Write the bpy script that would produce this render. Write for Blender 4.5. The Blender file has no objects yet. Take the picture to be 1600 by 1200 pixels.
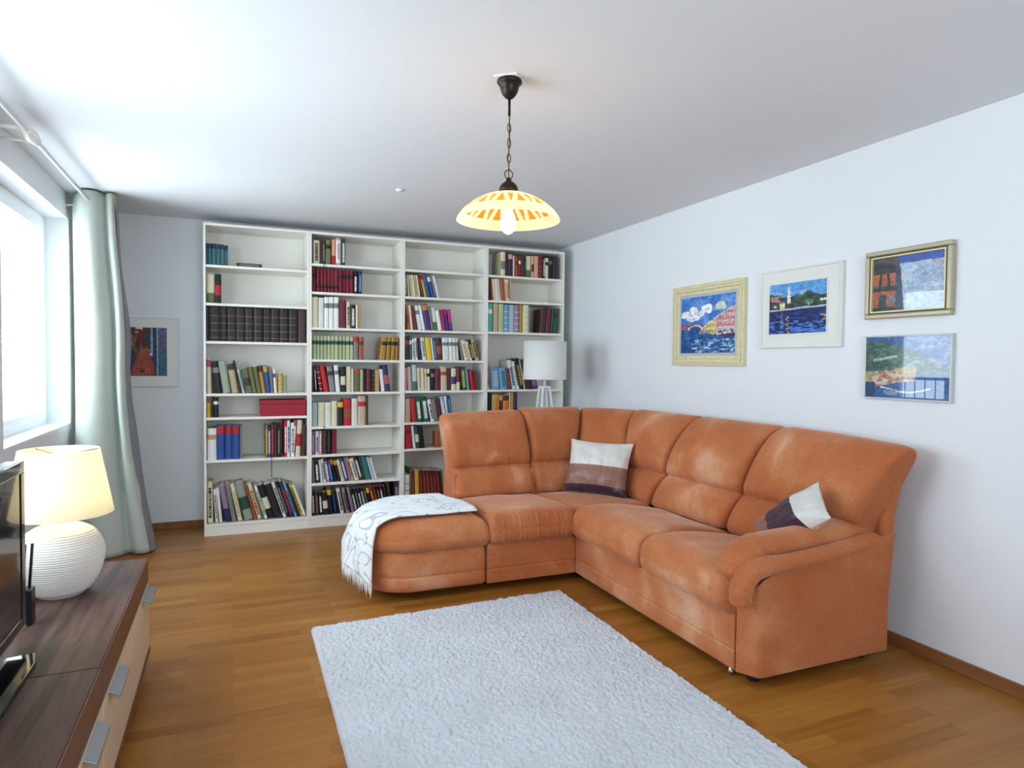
import bpy, math, random
import numpy as np
from mathutils import Vector, Matrix, noise

# ---------------------------------------------------------------- camera, light, exposure
SC = bpy.context.scene
EXPOSURE = 0.12
BULB_PEND = 40.0
BULB_TABLE = 30.0
SKY = 10.5
GROUND = 12.5
COL = SC.collection
CAM_R = ((0.92096489, -0.00301395, 0.38963392), (-0.38951604, -0.03290432, 0.92043173), (0.0100465, -0.99945396, -0.03147771))
cam_data = bpy.data.cameras.new('camera')
cam_data.sensor_fit = 'HORIZONTAL'
cam_data.sensor_width = 36.0
cam_data.lens = 36.0 * 1035.0 / 1600.0
cam_data.clip_start = 0.05
cam = bpy.data.objects.new('camera', cam_data)
COL.objects.link(cam)
_m = Matrix.Identity(4)
for _i in range(3):
    _m[_i][0] = CAM_R[_i][0]; _m[_i][1] = -CAM_R[_i][1]; _m[_i][2] = -CAM_R[_i][2]
_m[2][3] = 1.4
cam.matrix_world = _m
SC.camera = cam

SC.view_settings.view_transform = 'Standard'
SC.view_settings.look = 'None'
SC.view_settings.gamma = 1.0
SC.view_settings.exposure = EXPOSURE
SC.view_settings.use_curve_mapping = False

world = bpy.data.worlds.new('overcast_sky')
SC.world = world
world.use_nodes = True
_wn, _wl = world.node_tree.nodes, world.node_tree.links
_bg = _wn['Background']
# overcast sky above, brighter ground glow below the horizon, added to light the ceiling
_tc = _wn.new('ShaderNodeTexCoord'); _sx = _wn.new('ShaderNodeSeparateXYZ'); _cr = _wn.new('ShaderNodeMapRange'); _mx = _wn.new('ShaderNodeMixRGB')
_wl.new(_tc.outputs['Generated'], _sx.inputs[0]); _wl.new(_sx.outputs['Z'], _cr.inputs[0])
_cr.inputs[1].default_value = -0.06; _cr.inputs[2].default_value = 0.06
_wl.new(_cr.outputs[0], _mx.inputs[0])
_mx.inputs[1].default_value = tuple(GROUND * k for k in (0.76, 0.90, 1.0)) + (1,)
_mx.inputs[2].default_value = tuple(SKY * k for k in (0.74, 0.89, 1.02)) + (1,)
_wl.new(_mx.outputs[0], _bg.inputs['Color'])
_bg.inputs['Strength'].default_value = 1.0

# room shell extents (metres)
XL, XR, YN, YB, ZC = -1.06, 3.079, -1.2, 6.10, 2.560
WIN = [(4.06, 5.57, 0.93, 2.385), (1.7, 3.45, 0.93, 2.385)]      # left wall windows, the second unseen and added for more light: y0, y1, z0, z1

FILL_WIN = (0.2, 1.75, 0.93, 2.385)                                   # unseen window added behind the camera as fill: x0, x1, z0, z1

def portal(name, loc, rot, sx, sy):
    l = bpy.data.lights.new(name, 'AREA'); l.shape = 'RECTANGLE'; l.size = sx; l.size_y = sy
    l.cycles.is_portal = True
    o = bpy.data.objects.new(name, l); COL.objects.link(o); o.location = loc; o.rotation_euler = rot
    return o
for _w in WIN:
    portal('window_daylight', (XL - 0.26, (_w[0] + _w[1]) / 2, (_w[2] + _w[3]) / 2), (0, -math.pi / 2, 0), _w[3] - _w[2], _w[1] - _w[0])

portal('fill_window_portal', ((FILL_WIN[0] + FILL_WIN[1]) / 2, YN - 0.26, (FILL_WIN[2] + FILL_WIN[3]) / 2), (math.pi / 2, 0, 0), FILL_WIN[1] - FILL_WIN[0], FILL_WIN[3] - FILL_WIN[2])

# ---------------------------------------------------------------- helpers
def lin(c):
    return c / 12.92 if c <= 0.04045 else ((c + 0.055) / 1.055) ** 2.4
def hexc(h):
    return tuple(lin(int(h[i:i + 2], 16) / 255.0) for i in (0, 2, 4)) + (1.0,)

class MB:
    """collects verts and faces, then links them as one mesh object"""
    def __init__(self):
        self.v = []; self.f = []; self.m = []; self.c = []
    def add(self, verts, faces, mi=0, col=None):
        n = len(self.v)
        self.v += [tuple(p) for p in verts]
        for f in faces:
            self.f.append(tuple(i + n for i in f)); self.m.append(mi); self.c.append(col)
        return self
    def box(self, x0, y0, z0, x1, y1, z1, mi=0, col=None):
        v = [(x0, y0, z0), (x1, y0, z0), (x1, y1, z0), (x0, y1, z0), (x0, y0, z1), (x1, y0, z1), (x1, y1, z1), (x0, y1, z1)]
        return self.add(v, [(0, 3, 2, 1), (4, 5, 6, 7), (0, 1, 5, 4), (1, 2, 6, 5), (2, 3, 7, 6), (3, 0, 4, 7)], mi, col)
    def loft(self, rings, closed=True, caps=True, mi=0):
        n = len(rings[0]); v = [p for r in rings for p in r]; f = []
        for i in range(len(rings) - 1):
            for j in range(n if closed else n - 1):
                a = i * n + j; b = i * n + (j + 1) % n
                f.append((a, b, b + n, a + n))
        if caps:
            for (k, rev) in ((0, True), (len(rings) - 1, False)):
                r = rings[k]; c = tuple(sum(p[q] for p in r) / n for q in range(3))
                ci = len(v); v.append(c)
                for j in range(n):
                    a = k * n + j; b = k * n + (j + 1) % n
                    f.append((b, a, ci) if rev else (a, b, ci))
        return self.add(v, f, mi)
    def tube(self, path, r, n=10, mi=0, caps=True, up=(0, 0, 1), flat=1.0):
        """sweeps a circle (radius r, or a list) along a path; flat scales it along the local side axis"""
        P = [Vector(p) for p in path]; rings = []
        side = None
        for i, p in enumerate(P):
            t = (P[min(i + 1, len(P) - 1)] - P[max(i - 1, 0)]).normalized()
            if side is None:
                u = Vector(up)
                if abs(t.dot(u)) > 0.95: u = Vector((1, 0, 0))
                side = t.cross(u).normalized()
            side = (side - t * side.dot(t)).normalized()
            nrm = side.cross(t)
            rr = r[i] if isinstance(r, (list, tuple)) else r
            rings.append([tuple(p + side * (math.cos(a) * rr * flat) + nrm * (math.sin(a) * rr)) for a in [2 * math.pi * k / n for k in range(n)]])
        return self.loft(rings, True, caps, mi)
    def lathe(self, prof, c=(0, 0, 0), n=32, mi=0, caps=False):
        rings = [[(c[0] + r * math.cos(2 * math.pi * k / n), c[1] + r * math.sin(2 * math.pi * k / n), c[2] + z) for k in range(n)] for r, z in prof]
        return self.loft(rings, True, caps, mi)
    def prism(self, poly, z0, z1, mi=0, axis='z'):
        n = len(poly)
        def P(a, b, h): return {'z': (a, b, h), 'y': (a, h, b), 'x': (h, a, b)}[axis]
        v = [P(a, b, z0) for a, b in poly] + [P(a, b, z1) for a, b in poly]
        f = [tuple(range(n - 1, -1, -1)), tuple(range(n, 2 * n))] + [(i, (i + 1) % n, (i + 1) % n + n, i + n) for i in range(n)]
        return self.add(v, f, mi)
    def frame(self, y0, z0, y1, z1, w, x0, x1, mi=0, axis='x'):
        """rectangular picture-frame ring lying in a wall plane"""
        for a in ((y0, z0, y1, z0 + w), (y0, z1 - w, y1, z1), (y0, z0 + w, y0 + w, z1 - w), (y1 - w, z0 + w, y1, z1 - w)):
            if axis == 'x': self.box(x0, a[0], a[1], x1, a[2], a[3], mi)
            else: self.box(a[0], x0, a[1], a[2], x1, a[3], mi)
        return self
    def build(self, name, mats, parent=None, smooth=False, bevel=0.0, sub=0, weighted=False, origin=None, recalc=True):
        if not isinstance(mats, (list, tuple)): mats = [mats]
        me = bpy.data.meshes.new(name)
        o = bpy.data.objects.new(name, me); COL.objects.link(o)
        off = Vector(origin) if origin else Vector((0, 0, 0))
        if parent is not None:
            o.parent = parent
            off = wloc(parent)
            o.location = (0, 0, 0)
        elif origin: o.location = origin
        vs = [tuple(Vector(p) - off) for p in self.v]
        me.from_pydata(vs, [], self.f); 
        for m in mats: me.materials.append(m)
        me.polygons.foreach_set('material_index', self.m)
        if any(c is not None for c in self.c):
            at = me.color_attributes.new('Col', 'FLOAT_COLOR', 'CORNER')
            buf = []
            for p, c in zip(me.polygons, self.c):
                buf += list(c if c is not None else (1, 1, 1, 1)) * p.loop_total
            at.data.foreach_set('color', buf)
        if recalc:
            import bmesh
            bm = bmesh.new(); bm.from_mesh(me); bmesh.ops.recalc_face_normals(bm, faces=bm.faces); bm.to_mesh(me); bm.free()
        if smooth: me.polygons.foreach_set('use_smooth', [True] * len(me.polygons))
        me.update()
        if bevel:
            b = o.modifiers.new('bevel', 'BEVEL'); b.width = bevel; b.segments = 2; b.limit_method = 'ANGLE'; b.angle_limit = 0.6
        if sub:
            s = o.modifiers.new('sub', 'SUBSURF'); s.levels = sub; s.render_levels = sub
        return o

def wloc(o):
    v = Vector((0, 0, 0))
    while o is not None:
        v += o.location; o = o.parent
    return v
def tag(o, label=None, cat=None, group=None, kind=None):
    if label: o['label'] = label
    if cat: o['category'] = cat
    if group: o['group'] = group
    if kind: o['kind'] = kind
    return o
def thing(name, label, cat, loc=(0, 0, 0), group=None):
    o = bpy.data.objects.new(name, None); COL.objects.link(o); o.location = loc; o.empty_display_size = 0.1
    return tag(o, label, cat, group)
def structure(o): o['kind'] = 'structure'; return o

# ---------------------------------------------------------------- materials
def new_mat(name):
    m = bpy.data.materials.new(name); m.use_nodes = True
    nt = m.node_tree; return m, nt, nt.nodes, nt.links, nt.nodes['Principled BSDF']
def plain(name, h, rough=0.6, metal=0.0, spec=0.5, bump=0.0, bscale=200.0, var=0.0, vscale=3.0, sheen=0.0, coat=0.0):
    m, nt, N, L, P = new_mat(name)
    c = hexc(h) if isinstance(h, str) else h
    P.inputs['Base Color'].default_value = c
    P.inputs['Roughness'].default_value = rough; P.inputs['Metallic'].default_value = metal
    P.inputs['Specular IOR Level'].default_value = spec
    P.inputs['Sheen Weight'].default_value = sheen; P.inputs['Coat Weight'].default_value = coat
    tc = N.new('ShaderNodeTexCoord')
    if var:
        n = N.new('ShaderNodeTexNoise'); n.inputs['Scale'].default_value = vscale; n.inputs['Detail'].default_value = 5
        L.new(tc.outputs['Object'], n.inputs['Vector'])
        mr = N.new('ShaderNodeMapRange'); mr.inputs[1].default_value = 0.3; mr.inputs[2].default_value = 0.7; mr.inputs[3].default_value = 1 - var; mr.inputs[4].default_value = 1 + var
        L.new(n.outputs['Fac'], mr.inputs[0])
        mx = N.new('ShaderNodeVectorMath'); mx.operation = 'SCALE'; mx.inputs[0].default_value = c[:3]
        L.new(mr.outputs[0], mx.inputs['Scale']); L.new(mx.outputs[0], P.inputs['Base Color'])
    if bump:
        n = N.new('ShaderNodeTexNoise'); n.inputs['Scale'].default_value = bscale; n.inputs['Detail'].default_value = 3
        L.new(tc.outputs['Object'], n.inputs['Vector'])
        b = N.new('ShaderNodeBump'); b.inputs['Strength'].default_value = bump; b.inputs['Distance'].default_value = 0.01
        L.new(n.outputs['Fac'], b.inputs['Height']); L.new(b.outputs[0], P.inputs['Normal'])
    return m
def ramp(N, stops):
    r = N.new('ShaderNodeValToRGB'); e = r.color_ramp.elements
    e[0].position, e[0].color = stops[0][0], hexc(stops[0][1]); e[1].position, e[1].color = stops[-1][0], hexc(stops[-1][1])
    for p, c in stops[1:-1]:
        k = e.new(p); k.color = hexc(c)
    return r

M = {}
M['wall'] = plain('wall_paint', 'E9EAEC', 0.85, spec=0.2, bump=0.03, bscale=120)
M['ceiling'] = plain('ceiling_paint', 'E6E7E9', 0.9, spec=0.2, bump=0.04, bscale=90)
M['white_lacquer'] = plain('white_shelf_laminate', 'F3EFE5', 0.45)
M['white_frame'] = plain('white_window_frame', 'F4F6F8', 0.35)
M['chrome'] = plain('chrome', 'C8CACC', 0.2, 1.0)
M['alu'] = plain('brushed_aluminium', 'A3A5A6', 0.45, 0.6)
M['black_plastic'] = plain('black_plastic', '0B0B0E', 0.35)
M['black_gloss'] = plain('black_gloss', '060608', 0.08, coat=0.5)
M['bronze'] = plain('dark_bronze', '2A1E1A', 0.4, 0.6)
M['brass_old'] = plain('aged_brass', '6B5232', 0.35, 0.9)
M['dark_foot'] = plain('dark_foot', '16120F', 0.6)
M['pages'] = plain('book_pages', 'D9D0BC', 0.9, bump=0.1, bscale=600)
M['curtain'] = plain('sage_linen', 'BFC6BC', 0.9, spec=0.1, bump=0.15, bscale=500, sheen=0.2)
M['ceramic'] = plain('ribbed_white_ceramic', 'E6DFD4', 0.75)
M['rod'] = plain('cream_enamel_rod', 'EDE9DF', 0.3)

def mat_wood(name, stops, streak, rough, axis=1, fine=60.0, bump=0.03):
    m, nt, N, L, P = new_mat(name)
    tc = N.new('ShaderNodeTexCoord'); mp = N.new('ShaderNodeMapping')
    s = [streak, streak, streak]; s[axis] = streak * 0.05
    mp.inputs['Scale'].default_value = s; L.new(tc.outputs['Object'], mp.inputs['Vector'])
    n = N.new('ShaderNodeTexNoise'); n.inputs['Scale'].default_value = 1.0; n.inputs['Detail'].default_value = 8; n.inputs['Roughness'].default_value = 0.6; n.inputs['Distortion'].default_value = 0.6
    L.new(mp.outputs[0], n.inputs['Vector'])
    r = ramp(N, stops); L.new(n.outputs['Fac'], r.inputs[0]); L.new(r.outputs[0], P.inputs['Base Color'])
    P.inputs['Specular IOR Level'].default_value = 0.25; P.inputs['Roughness'].default_value = rough
    b = N.new('ShaderNodeBump'); b.inputs['Strength'].default_value = bump; b.inputs['Distance'].default_value = 0.002
    L.new(n.outputs['Fac'], b.inputs['Height']); L.new(b.outputs[0], P.inputs['Normal'])
    return m
M['bench_wood'] = mat_wood('walnut_grey_grain', [(0.3, '261D1D'), (0.45, '41302F'), (0.55, '64483F'), (0.66, '46342F'), (0.8, '74574A')], 14, 0.5)
M['bench_edge'] = mat_wood('walnut_edge', [(0.3, '5A3221'), (0.7, '7A4A34')], 16, 0.4)
M['bench_front'] = mat_wood('beige_drawer_front', [(0.3, 'CDB596'), (0.7, 'D9C3A6')], 8, 0.35)
M['skirting'] = mat_wood('oak_skirting', [(0.3, '7A4E2E'), (0.7, '9A6840')], 20, 0.45)

def mat_floor():
    m, nt, N, L, P = new_mat('strip_parquet')
    tc = N.new('ShaderNodeTexCoord')
    br = N.new('ShaderNodeTexBrick'); br.offset = 0.37; br.offset_frequency = 2; br.squash = 1.0
    br.inputs['Color1'].default_value = (0, 0, 0, 1); br.inputs['Color2'].default_value = (1, 1, 1, 1); br.inputs['Mortar'].default_value = (0.3, 0.3, 0.3, 1)
    br.inputs['Scale'].default_value = 1.0; br.inputs['Mortar Size'].default_value = 0.0006; br.inputs['Mortar Smooth'].default_value = 0.3
    br.inputs['Brick Width'].default_value = 0.52; br.inputs['Row Height'].default_value = 0.07; br.inputs['Bias'].default_value = 0.0
    L.new(tc.outputs['Object'], br.inputs['Vector'])
    mp = N.new('ShaderNodeMapping'); mp.inputs['Scale'].default_value = (1.6, 34, 1)
    # shift the grain per strip so that it breaks at every joint
    cmb = N.new('ShaderNodeVectorMath'); cmb.operation = 'MULTIPLY_ADD'
    cmb.inputs[1].default_value = (7.3, 3.1, 5.0)
    L.new(br.outputs['Color'], cmb.inputs[0]); L.new(tc.outputs['Object'], cmb.inputs[2]); L.new(cmb.outputs[0], mp.inputs['Vector'])
    n = N.new('ShaderNodeTexNoise'); n.inputs['Scale'].default_value = 1.0; n.inputs['Detail'].default_value = 7; n.inputs['Roughness'].default_value = 0.6; n.inputs['Distortion'].default_value = 0.4
    L.new(mp.outputs[0], n.inputs['Vector'])
    mixf = N.new('ShaderNodeMath'); mixf.operation = 'MULTIPLY_ADD'; mixf.inputs[1].default_value = 0.36
    sep = N.new('ShaderNodeSeparateColor'); L.new(br.outputs['Color'], sep.inputs[0]); L.new(sep.outputs[0], mixf.inputs[0])
    sc = N.new('ShaderNodeMath'); sc.operation = 'MULTIPLY'; sc.inputs[1].default_value = 0.6; L.new(n.outputs['Fac'], sc.inputs[0]); L.new(sc.outputs[0], mixf.inputs[2])
    r = ramp(N, FLOOR_STOPS)
    L.new(mixf.outputs[0], r.inputs[0])
    dk = N.new('ShaderNodeMixRGB'); dk.blend_type = 'MULTIPLY'; dk.inputs[2].default_value = (0.55, 0.45, 0.35, 1)
    L.new(br.outputs['Fac'], dk.inputs[0]); L.new(r.outputs[0], dk.inputs[1]); L.new(dk.outputs[0], P.inputs['Base Color'])
    P.inputs['Roughness'].default_value = 0.33; P.inputs['Specular IOR Level'].default_value = 0.35
    b = N.new('ShaderNodeBump'); b.inputs['Strength'].default_value = 0.04; b.inputs['Distance'].default_value = 0.002
    L.new(n.outputs['Fac'], b.inputs['Height']); L.new(b.outputs[0], P.inputs['Normal'])
    return m
FLOOR_STOPS = [(0.2, '82501D'), (0.42, '976126'), (0.6, 'A06A2C'), (0.8, 'B07A38')]
M['floor'] = mat_floor()

def mat_suede():
    m, nt, N, L, P = new_mat('apricot_microfibre')
    tc = N.new('ShaderNodeTexCoord'); geo = N.new('ShaderNodeNewGeometry')
    n = N.new('ShaderNodeTexNoise'); n.inputs['Scale'].default_value = 2.6; n.inputs['Detail'].default_value = 4; n.inputs['Roughness'].default_value = 0.5; n.inputs['Distortion'].default_value = 0.25
    L.new(tc.outputs['Object'], n.inputs['Vector'])
    r = ramp(N, [(0.3, 'B0633B'), (0.5, 'B96E45'), (0.6, 'C47E55'), (0.68, 'D29A77'), (0.8, 'DBA98A')])
    L.new(n.outputs['Fac'], r.inputs[0])
    n2 = N.new('ShaderNodeTexNoise'); n2.inputs['Scale'].default_value = 90; n2.inputs['Detail'].default_value = 4
    L.new(tc.outputs['Object'], n2.inputs['Vector'])
    mx = N.new('ShaderNodeMixRGB'); mx.blend_type = 'OVERLAY'; mx.inputs[0].default_value = 0.25
    L.new(r.outputs[0], mx.inputs[1]); L.new(n2.outputs['Fac'], mx.inputs[2]); L.new(mx.outputs[0], P.inputs['Base Color'])
    P.inputs['Roughness'].default_value = 0.95; P.inputs['Specular IOR Level'].default_value = 0.1
    P.inputs['Sheen Weight'].default_value = 0.4; P.inputs['Sheen Roughness'].default_value = 0.4; P.inputs['Sheen Tint'].default_value = hexc('FFDCC4')
    n3 = N.new('ShaderNodeTexNoise'); n3.inputs['Scale'].default_value = 11; n3.inputs['Detail'].default_value = 3; n3.inputs['Distortion'].default_value = 0.4
    L.new(tc.outputs['Object'], n3.inputs['Vector'])
    b = N.new('ShaderNodeBump'); b.inputs['Strength'].default_value = 0.2; b.inputs['Distance'].default_value = 0.02; L.new(n3.outputs['Fac'], b.inputs['Height'])
    b2 = N.new('ShaderNodeBump'); b2.inputs['Strength'].default_value = 0.15; b2.inputs['Distance'].default_value = 0.003; L.new(n2.outputs['Fac'], b2.inputs['Height']); L.new(b.outputs[0], b2.inputs['Normal'])
    L.new(b2.outputs[0], P.inputs['Normal'])
    return m
M['suede'] = mat_suede()

def mat_attr(name, rough, coat=0.0, spec=0.4):
    m, nt, N, L, P = new_mat(name)
    a = N.new('ShaderNodeVertexColor'); a.layer_name = 'Col'
    L.new(a.outputs['Color'], P.inputs['Base Color']); P.inputs['Roughness'].default_value = rough; P.inputs['Specular IOR Level'].default_value = spec
    P.inputs['Coat Weight'].default_value = coat; P.inputs['Coat Roughness'].default_value = 0.0
    return m
M['cover'] = mat_attr('book_cover', 0.5)
M['canvas'] = mat_attr('painted_canvas', 0.6)
M['print'] = mat_attr('print_under_glass', 0.6, coat=1.0)

def mat_glass():
    m = bpy.data.materials.new('window_glass'); m.use_nodes = True; nt = m.node_tree; N = nt.nodes; L = nt.links
    N.clear(); out = N.new('ShaderNodeOutputMaterial'); mx = N.new('ShaderNodeMixShader'); t = N.new('ShaderNodeBsdfTransparent'); g = N.new('ShaderNodeBsdfGlossy')
    g.inputs['Roughness'].default_value = 0.0; mx.inputs[0].default_value = 0.07
    L.new(t.outputs[0], mx.inputs[1]); L.new(g.outputs[0], mx.inputs[2]); L.new(mx.outputs[0], out.inputs[0])
    return m
M['glass'] = mat_glass()

def mat_translucent(name, h, frac=0.5, rough=0.8, tint=None):
    m, nt, N, L, P = new_mat(name)
    P.inputs['Base Color'].default_value = hexc(h); P.inputs['Roughness'].default_value = rough
    t = N.new('ShaderNodeBsdfTranslucent'); t.inputs[0].default_value = hexc(tint or h)
    mx = N.new('ShaderNodeMixShader'); mx.inputs[0].default_value = frac
    L.new(P.outputs[0], mx.inputs[1]); L.new(t.outputs[0], mx.inputs[2]); L.new(mx.outputs[0], N['Material Output'].inputs[0])
    return m
M['shade_cream'] = mat_translucent('cream_shade_fabric', 'F6EFD8', 0.5)
M['shade_white'] = mat_translucent('white_shade_fabric', 'F6F5F0', 0.25)
M['glass_cream'] = mat_translucent('cream_lamp_glass', 'FFEBC4', 0.6, 0.3)
M['glass_orange'] = mat_translucent('orange_lamp_glass', 'F0962A', 0.6, 0.3)
def emit(name, col, s):
    m = bpy.data.materials.new(name); m.use_nodes = True; P = m.node_tree.nodes['Principled BSDF']
    P.inputs['Emission Color'].default_value = col; P.inputs['Emission Strength'].default_value = s; P.inputs['Base Color'].default_value = (0.9, 0.9, 0.9, 1)
    return m

# ---------------------------------------------------------------- room shell
T = 0.3
def wall_with_holes(name, axis, pos, out, a0, a1, z0, z1, holes):
    """wall slab; axis 'x': plane x=pos, spans a (=y); out = +-1 direction of thickness"""
    mb = MB(); p0, p1 = sorted((pos, pos + out * T))
    def bx(u0, w0, u1, w1):
        if u1 - u0 < 1e-5 or w1 - w0 < 1e-5: return
        if axis == 'x': mb.box(p0, u0, w0, p1, u1, w1)
        else: mb.box(u0, p0, w0, u1, p1, w1)
    u = a0
    for (h0, h1, g0, g1) in sorted(holes):
        bx(u, z0, h0, z1); bx(h0, z0, h1, g0); bx(h0, g1, h1, z1); u = h1
    bx(u, z0, a1, z1)
    return structure(mb.build(name, M['wall']))
wall_with_holes('wall_left', 'x', XL, -1, YN - T, YB + T, 0, ZC, WIN)
wall_with_holes('wall_right', 'x', XR, 1, YN - T, YB + T, 0, ZC, [])
wall_with_holes('wall_back', 'y', YB, 1, XL, XR, 0, ZC, [])
wall_with_holes('wall_front', 'y', YN, -1, XL, XR, 0, ZC, [FILL_WIN])
structure(MB().box(XL - T, YN - T, -0.12, XR + T, YB + T, 0).build('floor', M['floor']))
structure(MB().box(XL - T, YN - T, ZC, XR + T, YB + T, ZC + 0.2).build('ceiling', M['ceiling']))
structure(MB().box(XR - 0.016, YN, 0, XR, YB, 0.062).build('baseboard_right', M['skirting'], bevel=0.004))
structure(MB().box(XL, YB - 0.016, 0, XR - 0.016, YB, 0.062).build('baseboard_back', M['skirting'], bevel=0.004))
structure(MB().box(XL, YN, 0, XL + 0.016, YB - 0.016, 0.062).build('baseboard_left', M['skirting'], bevel=0.004))

def window(idx, y0, y1, z0, z1, mull):
    root = bpy.data.objects.new('window_%d' % idx, None); COL.objects.link(root); root.location = (XL - 0.2, (y0 + y1) / 2, z0); structure(root)
    fx0, fx1 = XL - 0.21, XL - 0.145
    MB().frame(y0, z0, y1, z1, 0.05, fx0, fx1).build('window_frame', M['white_frame'], root, bevel=0.004)
    n = mull; wdt = (y1 - y0 - 0.1) / n
    for k in range(n):
        a = y0 + 0.05 + k * wdt; b = a + wdt
        s = MB().frame(a + 0.003, z0 + 0.053, b - 0.003, z1 - 0.053, 0.055, fx0 + 0.005, fx1 + 0.012)
        s.frame(a + 0.052, z0 + 0.102, b - 0.052, z1 - 0.102, 0.012, fx0 + 0.02, fx1 - 0.002)
        sash = s.build('window_sash', M['white_frame'], root, bevel=0.003)
        MB().box(fx0 + 0.025, a + 0.055, z0 + 0.105, fx0 + 0.03, b - 0.055, z1 - 0.105).build('window_pane', M['glass'], sash)
    MB().box(XL - 0.15, y0, z0, XL + 0.0, y1, z0 + 0.012).build('window_sill', M['white_frame'], root)
    return root
window(1, *WIN[0], 1)
window(2, *WIN[1], 1)  # unseen second window, added to balance the brightness
# unseen window added behind the camera to brighten the near side
wf = bpy.data.objects.new('window_3', None); COL.objects.link(wf); wf.location = ((FILL_WIN[0] + FILL_WIN[1]) / 2, YN - 0.2, FILL_WIN[2]); structure(wf)
MB().frame(FILL_WIN[0], FILL_WIN[2], FILL_WIN[1], FILL_WIN[3], 0.06, YN - 0.21, YN - 0.14, axis='y').build('window_frame', M['white_frame'], wf, bevel=0.004)
MB().box(FILL_WIN[0] + .06, YN - 0.18, FILL_WIN[2] + 0.06, FILL_WIN[1] - .06, YN - 0.175, FILL_WIN[3] - 0.06).build('window_pane', M['glass'], wf)

# balcony railing outside window_1
M['rail'] = plain('weathered_rail_metal', '33383E', 0.5)
rl = thing('balcony_railing', 'pale metal balcony railing outside the window by the curtain', 'railing', (XL - 1.2, 4.8, 0.0))
mb = MB()
mb.tube([(XL - 1.2, 3.6, 1.25), (XL - 1.2, 7.6, 1.25)], 0.02)
mb.build('top_rail', M['rail'], rl, smooth=True)
mb = MB(); mb.tube([(XL - 1.2, 3.6, 0.62), (XL - 1.2, 7.6, 0.62)], 0.012); mb.build('bottom_rail', M['rail'], rl, smooth=True)
for k in range(28):
    mb = MB(); y = 3.65 + k * 0.14
    mb.tube([(XL - 1.2, y, 0.62), (XL - 1.2, y, 1.25)], 0.007, 6); mb.build('baluster', M['rail'], rl)
for y in (3.6, 5.6, 7.6):
    mb = MB(); mb.box(XL - 1.22, y - 0.02, 0.0, XL - 1.18, y + 0.02, 1.25); mb.build('post', M['rail'], rl)
M['render_grey'] = plain('grey_exterior_render', '8A8A88', 0.9)
structure(MB().box(XL - 1.3, 1.2, -0.12, XL - T, 7.8, 0.0).build('shading_slab', M['render_grey']))  # balcony slab, extended to cut upward light on the ceiling by the window

# unseen balcony side wall, added to keep window light off the back wall
structure(MB().box(XL - 1.25, 3.62, -0.1, XL - T, 3.76, 3.0).build('added_side_wall', M['render_grey']))

# ---------------------------------------------------------------- bookcases
EDGE = [-.204, .596, 1.383, 2.163, 2.969]
YF = 5.735; BH = 2.476
SHELF_Z = [[2.15, 1.85, 1.55, 1.135, .945, .605], [2.212, 1.978, 1.682, 1.415, 1.14, .85, .613, .373], [2.215, 1.977, 1.685, 1.42, 1.147, .865, .63], [2.213, 1.98, 1.69, 1.152, .87, .6, .34]]
CASE_L = ['tall white open bookcase beside the curtain, leftmost of the four', 'tall white open bookcase, second from the left in the row',
          'tall white open bookcase behind the left end of the sofa, third from left', 'tall white open bookcase in the right corner behind the floor lamp']
for u in range(4):
    x0, x1 = EDGE[u] + 0.0005, EDGE[u + 1] - 0.0005
    r = thing('bookcase', CASE_L[u], 'bookcase', ((x0 + x1) / 2, YF, 0), 'white bookcases along the back wall')
    MB().box(x0, YF, 0, x0 + .0175, 6.07, BH).build('side_panel', M['white_lacquer'], r, bevel=.001)
    MB().box(x1 - .0175, YF, 0, x1, 6.07, BH).build('side_panel', M['white_lacquer'], r, bevel=.001)
    a, b = x0 + .0175, x1 - .0175
    MB().box(a, YF, BH - .02, b, 6.065, BH).build('top_panel', M['white_lacquer'], r, bevel=.001)
    MB().box(x0, 6.07, .02, x1, 6.076, BH).build('back_panel', M['white_lacquer'], r)
    MB().box(a, YF + .004, 0, b, YF + .02, .075).build('plinth', M['white_lacquer'], r)
    MB().box(a, YF, .075, b, 6.068, .095).build('bottom_panel', M['white_lacquer'], r, bevel=.001)
    for z in SHELF_Z[u]:
        MB().box(a + .001, YF + .003, z - .02, b - .001, 6.068, z).build('shelf', M['white_lacquer'], r, bevel=.001)

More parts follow.
